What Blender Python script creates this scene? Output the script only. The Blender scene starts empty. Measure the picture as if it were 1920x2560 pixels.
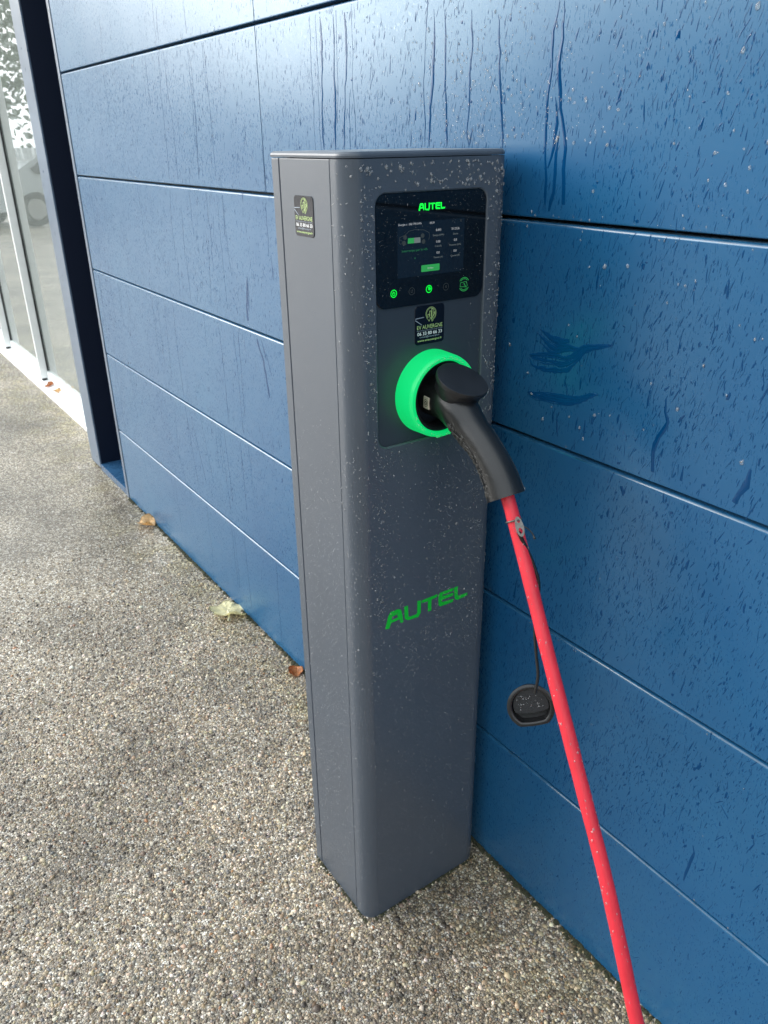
import bpy, bmesh, math, random
import numpy as np
from mathutils import Vector, Matrix, Euler

rnd = random.Random(7)
rng = np.random.default_rng(11)
scene = bpy.context.scene
C = scene.collection

# ------------------------------------------------------------------ camera
CAM = Vector((0.0, -0.958, 1.529))
RIGHT = Vector((0.57361436, 0.81904999, -0.01112082))
UP = Vector((-0.34417817, 0.25331753, 0.90408607))
FWD = Vector((-0.74330878, 0.51476921, -0.4272057))
cam_data = bpy.data.cameras.new('camera')
cam = bpy.data.objects.new('camera', cam_data)
C.objects.link(cam)
m = Matrix((RIGHT, UP, -FWD)).transposed().to_4x4()
m.translation = CAM
cam.matrix_world = m
cam_data.sensor_fit = 'AUTO'
cam_data.sensor_width = 36.0
cam_data.lens = 1972.35 / 2560 * 36
cam_data.clip_start = 0.02
cam_data.clip_end = 500
cam_data.dof.use_dof = True
cam_data.dof.focus_distance = 1.3
cam_data.dof.aperture_fstop = 11.0
scene.camera = cam

# ------------------------------------------------------------------ sky, sun, exposure
SUN_EL = math.radians(20)
SUN_TH = math.radians(40)        # from -x towards -y
sun_dir = Vector((-math.cos(SUN_TH) * math.cos(SUN_EL), -math.sin(SUN_TH) * math.cos(SUN_EL), math.sin(SUN_EL)))
world = bpy.data.worlds.new('World')
scene.world = world
world.use_nodes = True
wn = world.node_tree
wn.nodes.clear()
def wnode(t, **kw):
    n = wn.nodes.new(t)
    for k, v in kw.items(): setattr(n, k, v)
    return n
sky = wnode('ShaderNodeTexSky', sky_type='NISHITA', sun_disc=False)
sky.sun_elevation = SUN_EL
sky.sun_rotation = math.atan2(sun_dir.x, sun_dir.y)
sky.dust_density = 4.0
hs = wnode('ShaderNodeHueSaturation')
hs.inputs['Saturation'].default_value = 0.30
tc = wnode('ShaderNodeTexCoord')
mp = wnode('ShaderNodeMapping')
mp.inputs['Scale'].default_value = (1, 1, 2.4)
cn = wnode('ShaderNodeTexNoise')
cn.inputs['Scale'].default_value = 2.2
cn.inputs['Detail'].default_value = 6
cr = wnode('ShaderNodeValToRGB')
cr.color_ramp.elements[0].position = 0.30
cr.color_ramp.elements[0].color = (0.45, 0.45, 0.45, 1)
cr.color_ramp.elements[1].position = 0.72
cr.color_ramp.elements[1].color = (0.92, 0.92, 0.92, 1)
mx = wnode('ShaderNodeMix', data_type='RGBA')
mx.inputs[7].default_value = (8.8, 9.6, 10.1, 1)     # cloud cover
bg = wnode('ShaderNodeBackground')
bg.inputs['Strength'].default_value = 0.13
wo = wnode('ShaderNodeOutputWorld')
wn.links.new(tc.outputs['Generated'], mp.inputs['Vector'])
wn.links.new(mp.outputs['Vector'], cn.inputs['Vector'])
wn.links.new(cn.outputs['Fac'], cr.inputs['Fac'])
wn.links.new(sky.outputs['Color'], hs.inputs['Color'])
wn.links.new(cr.outputs['Color'], mx.inputs[0])
wn.links.new(hs.outputs['Color'], mx.inputs[6])
wn.links.new(mx.outputs[2], bg.inputs['Color'])
wn.links.new(bg.outputs['Background'], wo.inputs['Surface'])

sd = bpy.data.lights.new('sun', 'SUN')
sd.energy = 1.3
sd.angle = math.radians(42)
sd.color = (1.0, 0.955, 0.90)
so = bpy.data.objects.new('sun', sd)
so.rotation_euler = (-sun_dir).to_track_quat('-Z', 'Y').to_euler()
so.location = sun_dir * 30
C.objects.link(so)

vs = scene.view_settings
vs.view_transform = 'Standard'
vs.look = 'None'
vs.exposure = 1.2
vs.gamma = 1.0
vs.use_curve_mapping = False
scene.cycles.use_denoising = True
scene.cycles.max_bounces = 8
scene.cycles.transmission_bounces = 6
scene.cycles.sample_clamp_indirect = 6

# ------------------------------------------------------------------ helpers
def tag(o, label=None, cat=None, group=None, kind=None):
    if label: o['label'] = label
    if cat: o['category'] = cat
    if group: o['group'] = group
    if kind: o['kind'] = kind
    return o

def empty(name, loc=(0, 0, 0)):
    o = bpy.data.objects.new(name, None)
    o.empty_display_size = 0.1
    o.location = loc
    C.objects.link(o)
    return o

def world_of(o):
    if o is None: return Matrix.Identity(4)
    return world_of(o.parent) @ o.matrix_parent_inverse @ o.matrix_basis

def attach(o, parent):
    if parent is not None:
        o.parent = parent
        o.matrix_parent_inverse = world_of(parent).inverted()

def obj(name, me, mat=None, parent=None, smooth=None):
    o = bpy.data.objects.new(name, me)
    if mat is not None and not me.materials: me.materials.append(mat)
    if smooth is not None:
        me.polygons.foreach_set('use_smooth', [True] * len(me.polygons))
        if smooth < 180: me.set_sharp_from_angle(angle=math.radians(smooth))
    C.objects.link(o)
    attach(o, parent)
    if smooth is not None and smooth < 45:
        wm = o.modifiers.new('even_normals', 'WEIGHTED_NORMAL'); wm.keep_sharp = True; wm.weight = 90
    return o

def from_bm(name, bm, mat=None, parent=None, smooth=None, normals=True):
    if normals: bmesh.ops.recalc_face_normals(bm, faces=bm.faces)
    me = bpy.data.meshes.new(name)
    bm.to_mesh(me); bm.free()
    return obj(name, me, mat, parent, smooth)

def add_box(bm, x0, x1, y0, y1, z0, z1, bevel=0.0, seg=2):
    vs_ = [bm.verts.new((x, y, z)) for z in (z0, z1) for y in (y0, y1) for x in (x0, x1)]
    fs = [bm.faces.new([vs_[i] for i in f]) for f in
          ((0, 2, 3, 1), (4, 5, 7, 6), (0, 1, 5, 4), (2, 6, 7, 3), (0, 4, 6, 2), (1, 3, 7, 5))]
    if bevel > 0:
        es = list({e for f in fs for e in f.edges})
        bmesh.ops.bevel(bm, geom=es, offset=bevel, segments=seg, affect='EDGES', profile=0.5)

def box(name, x0, x1, y0, y1, z0, z1, mat, parent=None, bevel=0.0, seg=2):
    bm = bmesh.new()
    add_box(bm, x0, x1, y0, y1, z0, z1, bevel, seg)
    return from_bm(name, bm, mat, parent, 35 if bevel else None)

def rrect(a0, a1, b0, b1, r, n=8):
    pts = []
    for cx, cy, s in ((a1 - r, b1 - r, 0), (a0 + r, b1 - r, 90), (a0 + r, b0 + r, 180), (a1 - r, b0 + r, 270)):
        for i in range(n + 1):
            t = math.radians(s + 90 * i / n)
            pts.append((cx + r * math.cos(t), cy + r * math.sin(t)))
    return pts

def tri_fill(bm, loops3d):
    es = []
    for lp in loops3d:
        v = [bm.verts.new(p) for p in lp]
        es += [bm.edges.new((v[i], v[(i + 1) % len(v)])) for i in range(len(v))]
    return bmesh.ops.triangle_fill(bm, use_beauty=True, use_dissolve=False, edges=es)

def tube(path, radii, n=16, closed_ends=True, ell=None, up=None):
    """swept tube; radii per point, ell = per-point (a,b) scale along side / up axes"""
    pts = [Vector(p) for p in path]
    bm = bmesh.new()
    rings = []
    side0 = None
    for i, p in enumerate(pts):
        t = (pts[min(i + 1, len(pts) - 1)] - pts[max(i - 1, 0)]).normalized()
        if side0 is None:
            ref = Vector(up) if up is not None else (Vector((0, 0, 1)) if abs(t.z) < 0.9 else Vector((1, 0, 0)))
            s = t.cross(ref).normalized()
        else:
            s = (side0 - t * side0.dot(t)).normalized()
        side0 = s
        w = s.cross(t).normalized()
        r = radii[i] if hasattr(radii, '__len__') else radii
        ea, eb = ell[i] if ell else (1, 1)
        rings.append([bm.verts.new(p + s * (r * ea * math.cos(2 * math.pi * k / n)) + w * (r * eb * math.sin(2 * math.pi * k / n))) for k in range(n)])
    for a, b in zip(rings, rings[1:]):
        for k in range(n):
            bm.faces.new((a[k], a[(k + 1) % n], b[(k + 1) % n], b[k]))
    if closed_ends:
        bm.faces.new(list(reversed(rings[0]))); bm.faces.new(rings[-1])
    return bm

def spline(pts, n):
    """Catmull-Rom through points, n samples per span"""
    P = [Vector(p) for p in pts]
    P = [P[0] * 2 - P[1]] + P + [P[-1] * 2 - P[-2]]
    out = []
    for i in range(1, len(P) - 2):
        a, b, c, d = P[i - 1], P[i], P[i + 1], P[i + 2]
        for k in range(n):
            t = k / n
            out.append(0.5 * ((2 * b) + (c - a) * t + (2 * a - 5 * b + 4 * c - d) * t * t + (3 * b - a - 3 * c + d) * t ** 3))
    out.append(P[-2])
    return out

def lathe_x(profile, cy, cz, n=64, closed=True):
    """profile of (x, r) turned round the x axis through (cy, cz)"""
    bm = bmesh.new()
    rings = [[bm.verts.new((x, cy + r * math.cos(2 * math.pi * k / n), cz + r * math.sin(2 * math.pi * k / n))) for k in range(n)] for x, r in profile]
    prs = list(zip(rings, rings[1:])) + ([(rings[-1], rings[0])] if closed else [])
    for a, b in prs:
        for k in range(n): bm.faces.new((a[k], a[(k + 1) % n], b[(k + 1) % n], b[k]))
    return bm

def fast_mesh(name, verts, polys_idx, sizes):
    """verts Nx3, flat loop index array, polygon size array"""
    me = bpy.data.meshes.new(name)
    me.vertices.add(len(verts)); me.vertices.foreach_set('co', np.asarray(verts, np.float32).ravel())
    me.loops.add(len(polys_idx)); me.loops.foreach_set('vertex_index', np.asarray(polys_idx, np.int32))
    me.polygons.add(len(sizes))
    st = np.concatenate(([0], np.cumsum(sizes)[:-1]))
    me.polygons.foreach_set('loop_start', st.astype(np.int32))
    me.polygons.foreach_set('use_smooth', np.ones(len(sizes), bool))
    me.update(calc_edges=True)
    return me

def domes(name, pos, nrm, down, ra, rb, h, mat, parent, seg=7, tear=0.25, col=None, irregular=0.12, lev=3):
    """many small beads: pos Nx3, unit normal, unit long axis, half width ra, half length rb, height h"""
    pos, nrm, down = (np.asarray(v, float) for v in (pos, nrm, down))
    N = len(pos)
    side = np.cross(down, nrm)
    ang = np.linspace(0, 2 * np.pi, seg, endpoint=False)
    levels = [(1.0, -0.05), (0.86, 0.50), (0.45, 0.90)] if lev == 3 else [(1.0, -0.05), (0.74, 0.72)]
    V = np.zeros((N, seg * lev + 1, 3))
    wob = 1 + irregular * rng.standard_normal((N, seg))
    for li, (s, hh) in enumerate(levels):
        for k, t in enumerate(ang):
            c, sn = math.cos(t), math.sin(t)
            wdt = (1 - tear * (-sn)) if sn < 0 else 1.0 + tear * 0.2
            a = (ra * s * c * wob[:, k] * wdt)[:, None]
            b = (rb * s * sn * wob[:, k])[:, None]
            V[:, li * seg + k] = pos + side * a + down * b + nrm * (h * hh)[:, None]
    V[:, -1] = pos + nrm * h[:, None] + down * (rb * 0.1)[:, None]
    base = (np.arange(N) * (seg * lev + 1))[:, None]
    f = []
    for li in range(lev - 1):
        for k in range(seg):
            k2 = (k + 1) % seg
            f.append([li * seg + k, li * seg + k2, (li + 1) * seg + k2, (li + 1) * seg + k])
    q = np.array(f).ravel()
    t3 = np.array([[(lev - 1) * seg + k, (lev - 1) * seg + (k + 1) % seg, lev * seg] for k in range(seg)]).ravel()
    idx = np.concatenate([np.broadcast_to(q, (N, len(q))), np.broadcast_to(t3, (N, len(t3)))], axis=1) + base
    sizes = np.tile(np.concatenate([np.full((lev - 1) * seg, 4), np.full(seg, 3)]), N)
    me = fast_mesh(name, V.reshape(-1, 3), idx.ravel(), sizes)
    if col is not None:
        at = me.color_attributes.new('col', 'FLOAT_COLOR', 'POINT')
        cc = np.ones((N, seg * lev + 1, 4), np.float32); cc[:, :, :3] = col[:, None, :]
        at.data.foreach_set('color', cc.ravel())
    return obj(name, me, mat, parent)

# planes to write on: 'F' = charger front (faces +x), 'S' = charger side (faces -y)
XF, XB, Y1, Y2, H = -0.9817, -1.1978, -0.3342, -0.0280, 1.5142
XM = XF - 0.0045              # face of the inset module
def on_front(x): return lambda a, b: (x, a, b)
def on_side(y): return lambda a, b: (a, y, b)

def flat(name, frame, polys, mat, parent, lines=(), smooth=None):
    """polys: list of lists of loops; lines: (points, width)"""
    bm = bmesh.new()
    for loops in polys:
        tri_fill(bm, [[frame(*p) for p in lp] for lp in loops])
    for pts, w in lines:
        for p, q in zip(pts, pts[1:]):
            d = Vector((q[0] - p[0], q[1] - p[1]))
            if d.length < 1e-9: continue
            d.normalize()
            n = Vector((-d.y, d.x)) * w / 2
            e = d * w * 0.25
            bm.faces.new([bm.verts.new(frame(*c)) for c in
                          ((p[0] - e.x + n.x, p[1] - e.y + n.y), (p[0] - e.x - n.x, p[1] - e.y - n.y), (q[0] + e.x - n.x, q[1] + e.y - n.y), (q[0] + e.x + n.x, q[1] + e.y + n.y))])
    return from_bm(name, bm, mat, parent)

def writing(name, body, frame, a, b, width, height, mat, parent, align='C', bold=0.0):
    """text as a flat mesh: (a, b) = left (or centre) of the base line, fitted to width and cap height"""
    cu = bpy.data.curves.new('text', 'FONT')
    cu.body = body
    cu.fill_mode = 'FRONT'
    cu.resolution_u = 3
    cu.offset = bold
    tmp = bpy.data.objects.new('text', cu)
    C.objects.link(tmp)
    dg = bpy.context.evaluated_depsgraph_get()
    me = bpy.data.meshes.new_from_object(tmp.evaluated_get(dg))
    bpy.data.objects.remove(tmp); bpy.data.curves.remove(cu)
    co = np.array([v.co[:] for v in me.vertices])
    x0, x1 = co[:, 0].min(), co[:, 0].max()
    sx = width / (x1 - x0)
    sy = height / 0.729
    off = a - (width / 2 if align == 'C' else 0)
    for v in me.vertices:
        v.co = frame(off + (v.co.x - x0) * sx, b + v.co.y * sy)
    me.name = name
    me.materials.clear()
    return obj(name, me, mat, parent)

# ------------------------------------------------------------------ materials
def new_mat(name):
    mt = bpy.data.materials.new(name)
    mt.use_nodes = True
    nt = mt.node_tree
    b = nt.nodes['Principled BSDF']
    return mt, nt, b

def N(nt, t, **kw):
    n = nt.nodes.new(t)
    for k, v in kw.items():
        if k in n.inputs: n.inputs[k].default_value = v
        else: setattr(n, k, v)
    return n

def ramp(nt, stops, interp='LINEAR'):
    r = nt.nodes.new('ShaderNodeValToRGB')
    r.color_ramp.interpolation = interp
    e = r.color_ramp.elements
    e[0].position, e[0].color = stops[0][0], (*stops[0][1], 1)
    e[1].position, e[1].color = stops[-1][0], (*stops[-1][1], 1)
    for p, c in stops[1:-1]:
        x = e.new(p); x.color = (*c, 1)
    return r

def plain(name, col, rough=0.5, metal=0.0, bump=0.0, bscale=400.0, spec=0.5, var=0.0, vscale=8.0, coat=0.0):
    mt, nt, b = new_mat(name)
    b.inputs['Base Color'].default_value = (*col, 1)
    b.inputs['Roughness'].default_value = rough
    b.inputs['Metallic'].default_value = metal
    b.inputs['Specular IOR Level'].default_value = spec
    b.inputs['Coat Weight'].default_value = coat
    t = N(nt, 'ShaderNodeTexCoord')
    if bump:
        n = N(nt, 'ShaderNodeTexNoise', Scale=bscale, Detail=2.0)
        bp = N(nt, 'ShaderNodeBump', Strength=bump, Distance=0.001)
        nt.links.new(t.outputs['Object'], n.inputs['Vector'])
        nt.links.new(n.outputs['Fac'], bp.inputs['Height'])
        nt.links.new(bp.outputs['Normal'], b.inputs['Normal'])
    if var:
        n = N(nt, 'ShaderNodeTexNoise', Scale=vscale, Detail=5.0, Roughness=0.6)
        r = ramp(nt, [(0.3, tuple(c * (1 - var) for c in col)), (0.7, tuple(min(1, c * (1 + var)) for c in col))])
        nt.links.new(t.outputs['Object'], n.inputs['Vector'])
        nt.links.new(n.outputs['Fac'], r.inputs['Fac'])
        nt.links.new(r.outputs['Color'], b.inputs['Base Color'])
        rr = N(nt, 'ShaderNodeMapRange')
        rr.inputs['To Min'].default_value = max(0.02, rough - 0.08); rr.inputs['To Max'].default_value = rough + 0.08
        nt.links.new(n.outputs['Fac'], rr.inputs['Value'])
        nt.links.new(rr.outputs['Result'], b.inputs['Roughness'])
    return mt

def glow(name, col, strength, base=(0.02, 0.02, 0.02), rough=0.3):
    mt, nt, b = new_mat(name)
    b.inputs['Base Color'].default_value = (*base, 1)
    b.inputs['Roughness'].default_value = rough
    b.inputs['Emission Color'].default_value = (*col, 1)
    b.inputs['Emission Strength'].default_value = strength
    return mt

BLUE = (0.001, 0.062, 0.178)
def wall_paint():
    mt, nt, b = new_mat('blue_panel_paint')
    L = nt.links.new
    t = N(nt, 'ShaderNodeTexCoord')
    # broad dust film
    n1 = N(nt, 'ShaderNodeTexNoise', Scale=2.3, Detail=6.0, Roughness=0.62)
    L(t.outputs['Object'], n1.inputs['Vector'])
    # fine rain speckle, drawn out downwards
    mp_ = N(nt, 'ShaderNodeMapping'); mp_.inputs['Scale'].default_value = (1.0, 1.0, 0.32); mp_.inputs['Rotation'].default_value = (0, math.radians(-9), 0)
    n2 = N(nt, 'ShaderNodeTexNoise', Scale=330.0, Detail=2.0, Roughness=0.55)
    L(t.outputs['Object'], mp_.inputs['Vector']); L(mp_.outputs['Vector'], n2.inputs['Vector'])
    n3 = N(nt, 'ShaderNodeTexNoise', Scale=9.0, Detail=4.0)
    L(t.outputs['Object'], n3.inputs['Vector'])
    sp = N(nt, 'ShaderNodeMapRange'); sp.inputs['From Min'].default_value = 0.60; sp.inputs['From Max'].default_value = 0.66
    L(n2.outputs['Fac'], sp.inputs['Value'])
    sp2 = N(nt, 'ShaderNodeMapRange'); sp2.inputs['From Min'].default_value = 0.40; sp2.inputs['From Max'].default_value = 0.62
    L(n3.outputs['Fac'], sp2.inputs['Value'])
    wet = N(nt, 'ShaderNodeMath', operation='MULTIPLY'); L(sp.outputs['Result'], wet.inputs[0]); L(sp2.outputs['Result'], wet.inputs[1])
    # splashed grime close to the ground
    sx = N(nt, 'ShaderNodeSeparateXYZ'); L(t.outputs['Object'], sx.inputs['Vector'])
    gr = N(nt, 'ShaderNodeMapRange'); gr.inputs['From Min'].default_value = 0.34; gr.inputs['From Max'].default_value = 0.0
    L(sx.outputs['Z'], gr.inputs['Value'])
    n4 = N(nt, 'ShaderNodeTexNoise', Scale=60.0, Detail=6.0, Roughness=0.7); L(t.outputs['Object'], n4.inputs['Vector'])
    g2 = N(nt, 'ShaderNodeMapRange'); g2.inputs['From Min'].default_value = 0.42; g2.inputs['From Max'].default_value = 0.75
    L(n4.outputs['Fac'], g2.inputs['Value'])
    gm = N(nt, 'ShaderNodeMath', operation='MULTIPLY'); L(gr.outputs['Result'], gm.inputs[0]); L(g2.outputs['Result'], gm.inputs[1])
    dust = N(nt, 'ShaderNodeMapRange'); dust.inputs['From Min'].default_value = 0.3; dust.inputs['From Max'].default_value = 0.7
    dust.inputs['To Min'].default_value = 0.03; dust.inputs['To Max'].default_value = 0.10
    L(n1.outputs['Fac'], dust.inputs['Value'])
    inv = N(nt, 'ShaderNodeMath', operation='SUBTRACT'); inv.inputs[0].default_value = 1.0; L(wet.outputs['Value'], inv.inputs[1])
    d2 = N(nt, 'ShaderNodeMath', operation='MULTIPLY'); L(dust.outputs['Result'], d2.inputs[0]); L(inv.outputs['Value'], d2.inputs[1])
    d3 = N(nt, 'ShaderNodeMath', operation='MULTIPLY_ADD'); L(gm.outputs['Value'], d3.inputs[0]); d3.inputs[1].default_value = 0.12; L(d2.outputs['Value'], d3.inputs[2])
    mixc = N(nt, 'ShaderNodeMix', data_type='RGBA')
    mixc.inputs[6].default_value = (*BLUE, 1); mixc.inputs[7].default_value = (0.10, 0.34, 0.45, 1)
    L(d3.outputs['Value'], mixc.inputs[0]); L(mixc.outputs[2], b.inputs['Base Color'])
    rg = N(nt, 'ShaderNodeMapRange'); rg.inputs['To Min'].default_value = 0.28; rg.inputs['To Max'].default_value = 0.10
    L(wet.outputs['Value'], rg.inputs['Value']); L(rg.outputs['Result'], b.inputs['Roughness'])
    nb = N(nt, 'ShaderNodeTexNoise', Scale=3.0, Detail=1.0); L(t.outputs['Object'], nb.inputs['Vector'])
    bp = N(nt, 'ShaderNodeBump', Strength=0.11, Distance=0.01); L(nb.outputs['Fac'], bp.inputs['Height'])
    nf = N(nt, 'ShaderNodeTexNoise', Scale=900.0, Detail=1.0); L(t.outputs['Object'], nf.inputs['Vector'])
    bp2 = N(nt, 'ShaderNodeBump', Strength=0.06, Distance=0.0005); L(nf.outputs['Fac'], bp2.inputs['Height']); L(bp.outputs['Normal'], bp2.inputs['Normal'])
    L(bp2.outputs['Normal'], b.inputs['Normal'])
    b.inputs['Specular IOR Level'].default_value = 0.62
    b.inputs['Specular Tint'].default_value = (0.74, 0.95, 1.0, 1)
    sh = N(nt, 'ShaderNodeMath', operation='MULTIPLY'); L(inv.outputs['Value'], sh.inputs[0]); sh.inputs[1].default_value = 0.08
    L(sh.outputs['Value'], b.inputs['Sheen Weight'])
    b.inputs['Sheen Roughness'].default_value = 0.45
    b.inputs['Sheen Tint'].default_value = (0.55, 0.85, 1.0, 1)
    return mt

def pebble_mat(name, attr):
    """exposed aggregate: colours from the 'col' attribute, or a cell pattern for the far ground"""
    mt, nt, b = new_mat(name)
    L = nt.links.new
    t = N(nt, 'ShaderNodeTexCoord')
    big = N(nt, 'ShaderNodeTexNoise', Scale=1.6, Detail=5.0, Roughness=0.65)
    L(t.outputs['Object'], big.inputs['Vector'])
    if attr:
        a = N(nt, 'ShaderNodeAttribute', attribute_name='col')
        col = a.outputs['Color']
        fine = N(nt, 'ShaderNodeTexNoise', Scale=500.0, Detail=3.0); L(t.outputs['Object'], fine.inputs['Vector'])
        mr = N(nt, 'ShaderNodeMapRange'); mr.inputs['To Min'].default_value = 0.75; mr.inputs['To Max'].default_value = 1.25
        L(fine.outputs['Fac'], mr.inputs['Value'])
        mu = N(nt, 'ShaderNodeVectorMath', operation='MULTIPLY'); L(col, mu.inputs[0]); L(mr.outputs['Result'], mu.inputs[1])
        col = mu.outputs['Vector']
        b.inputs['Roughness'].default_value = 0.42
    else:
        wrp = N(nt, 'ShaderNodeTexNoise', Scale=90.0, Detail=2.0); L(t.outputs['Object'], wrp.inputs['Vector'])
        wa = N(nt, 'ShaderNodeVectorMath', operation='MULTIPLY_ADD'); L(wrp.outputs['Color'], wa.inputs[0]); wa.inputs[1].default_value = (0.006, 0.006, 0); L(t.outputs['Object'], wa.inputs[2])
        v1 = N(nt, 'ShaderNodeTexVoronoi', feature='F1', voronoi_dimensions='2D', Scale=165.0); L(wa.outputs['Vector'], v1.inputs['Vector'])
        v2 = N(nt, 'ShaderNodeTexVoronoi', feature='DISTANCE_TO_EDGE', voronoi_dimensions='2D', Scale=165.0); L(wa.outputs['Vector'], v2.inputs['Vector'])
        sp = N(nt, 'ShaderNodeSeparateColor'); L(v1.outputs['Color'], sp.inputs['Color'])
        r = ramp(nt, [(0.0, (.12, .10, .075)), (0.14, (.19, .16, .12)), (0.35, (.30, .25, .185)), (0.55, (.41, .345, .26)), (0.72, (.53, .46, .355)), (0.86, (.67, .61, .50)), (1.0, (.84, .80, .71))])
        L(sp.outputs['Red'], r.inputs['Fac'])
        eg = N(nt, 'ShaderNodeMapRange'); eg.inputs['From Min'].default_value = 0.0; eg.inputs['From Max'].default_value = 0.22
        L(v2.outputs['Distance'], eg.inputs['Value'])
        mm = N(nt, 'ShaderNodeMix', data_type='RGBA'); mm.inputs[6].default_value = (0.080, 0.066, 0.050, 1)
        L(eg.outputs['Result'], mm.inputs[0]); L(r.outputs['Color'], mm.inputs[7])
        col = mm.outputs[2]
        bp = N(nt, 'ShaderNodeBump', Strength=0.25, Distance=0.003); L(eg.outputs['Result'], bp.inputs['Height']); L(bp.outputs['Normal'], b.inputs['Normal'])
        b.inputs['Roughness'].default_value = 0.26
    # damp, worn patches
    rr = N(nt, 'ShaderNodeMapRange'); rr.inputs['From Min'].default_value = 0.3; rr.inputs['From Max'].default_value = 0.7
    rr.inputs['From Min'].default_value = 0.34; rr.inputs['From Max'].default_value = 0.64; rr.inputs['To Min'].default_value = 0.55; rr.inputs['To Max'].default_value = 1.22
    L(big.outputs['Fac'], rr.inputs['Value'])
    mu2 = N(nt, 'ShaderNodeVectorMath', operation='MULTIPLY'); L(col, mu2.inputs[0]); L(rr.outputs['Result'], mu2.inputs[1])
    # green algae along the foot of the wall, in patches
    sx = N(nt, 'ShaderNodeSeparateXYZ'); L(t.outputs['Object'], sx.inputs['Vector'])
    ag = N(nt, 'ShaderNodeMapRange'); ag.inputs['From Min'].default_value = -0.30; ag.inputs['From Max'].default_value = -0.01
    L(sx.outputs['Y'], ag.inputs['Value'])
    an = N(nt, 'ShaderNodeTexNoise', Scale=7.0, Detail=4.0, Roughness=0.7); L(t.outputs['Object'], an.inputs['Vector'])
    am = N(nt, 'ShaderNodeMapRange'); am.inputs['From Min'].default_value = 0.42; am.inputs['From Max'].default_value = 0.66
    L(an.outputs['Fac'], am.inputs['Value'])
    af = N(nt, 'ShaderNodeMath', operation='MULTIPLY'); L(ag.outputs['Result'], af.inputs[0]); L(am.outputs['Result'], af.inputs[1])
    af2 = N(nt, 'ShaderNodeMath', operation='MULTIPLY'); L(af.outputs['Value'], af2.inputs[0]); af2.inputs[1].default_value = 0.6
    gmx = N(nt, 'ShaderNodeMix', data_type='RGBA', blend_type='MULTIPLY'); gmx.inputs[7].default_value = (0.85, 0.82, 0.38, 1)
    L(af2.outputs['Value'], gmx.inputs[0]); L(mu2.outputs['Vector'], gmx.inputs[6])
    L(gmx.outputs[2], b.inputs['Base Color'])
    return mt

def drop_mat():
    mt, nt, b = new_mat('rain_water')
    b.inputs['Base Color'].default_value = (1, 1, 1, 1)
    b.inputs['Transmission Weight'].default_value = 0.865  # the remaining white body paints in light the drops would gather
    b.inputs['Roughness'].default_value = 0.03
    b.inputs['IOR'].default_value = 1.36
    return mt

def glass_mat():
    mt, nt, b = new_mat('window_glass')
    b.inputs['Base Color'].default_value = (0.80, 0.88, 0.85, 1)
    b.inputs['Transmission Weight'].default_value = 0.80
    b.inputs['Roughness'].default_value = 0.0
    b.inputs['IOR'].default_value = 2.3
    t = N(nt, 'ShaderNodeTexCoord'); nz = N(nt, 'ShaderNodeTexNoise', Scale=1.3, Detail=2.0)
    bp = N(nt, 'ShaderNodeBump', Strength=0.05, Distance=0.02)
    nt.links.new(t.outputs['Object'], nz.inputs['Vector']); nt.links.new(nz.outputs['Fac'], bp.inputs['Height']); nt.links.new(bp.outputs['Normal'], b.inputs['Normal'])
    return mt

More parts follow.
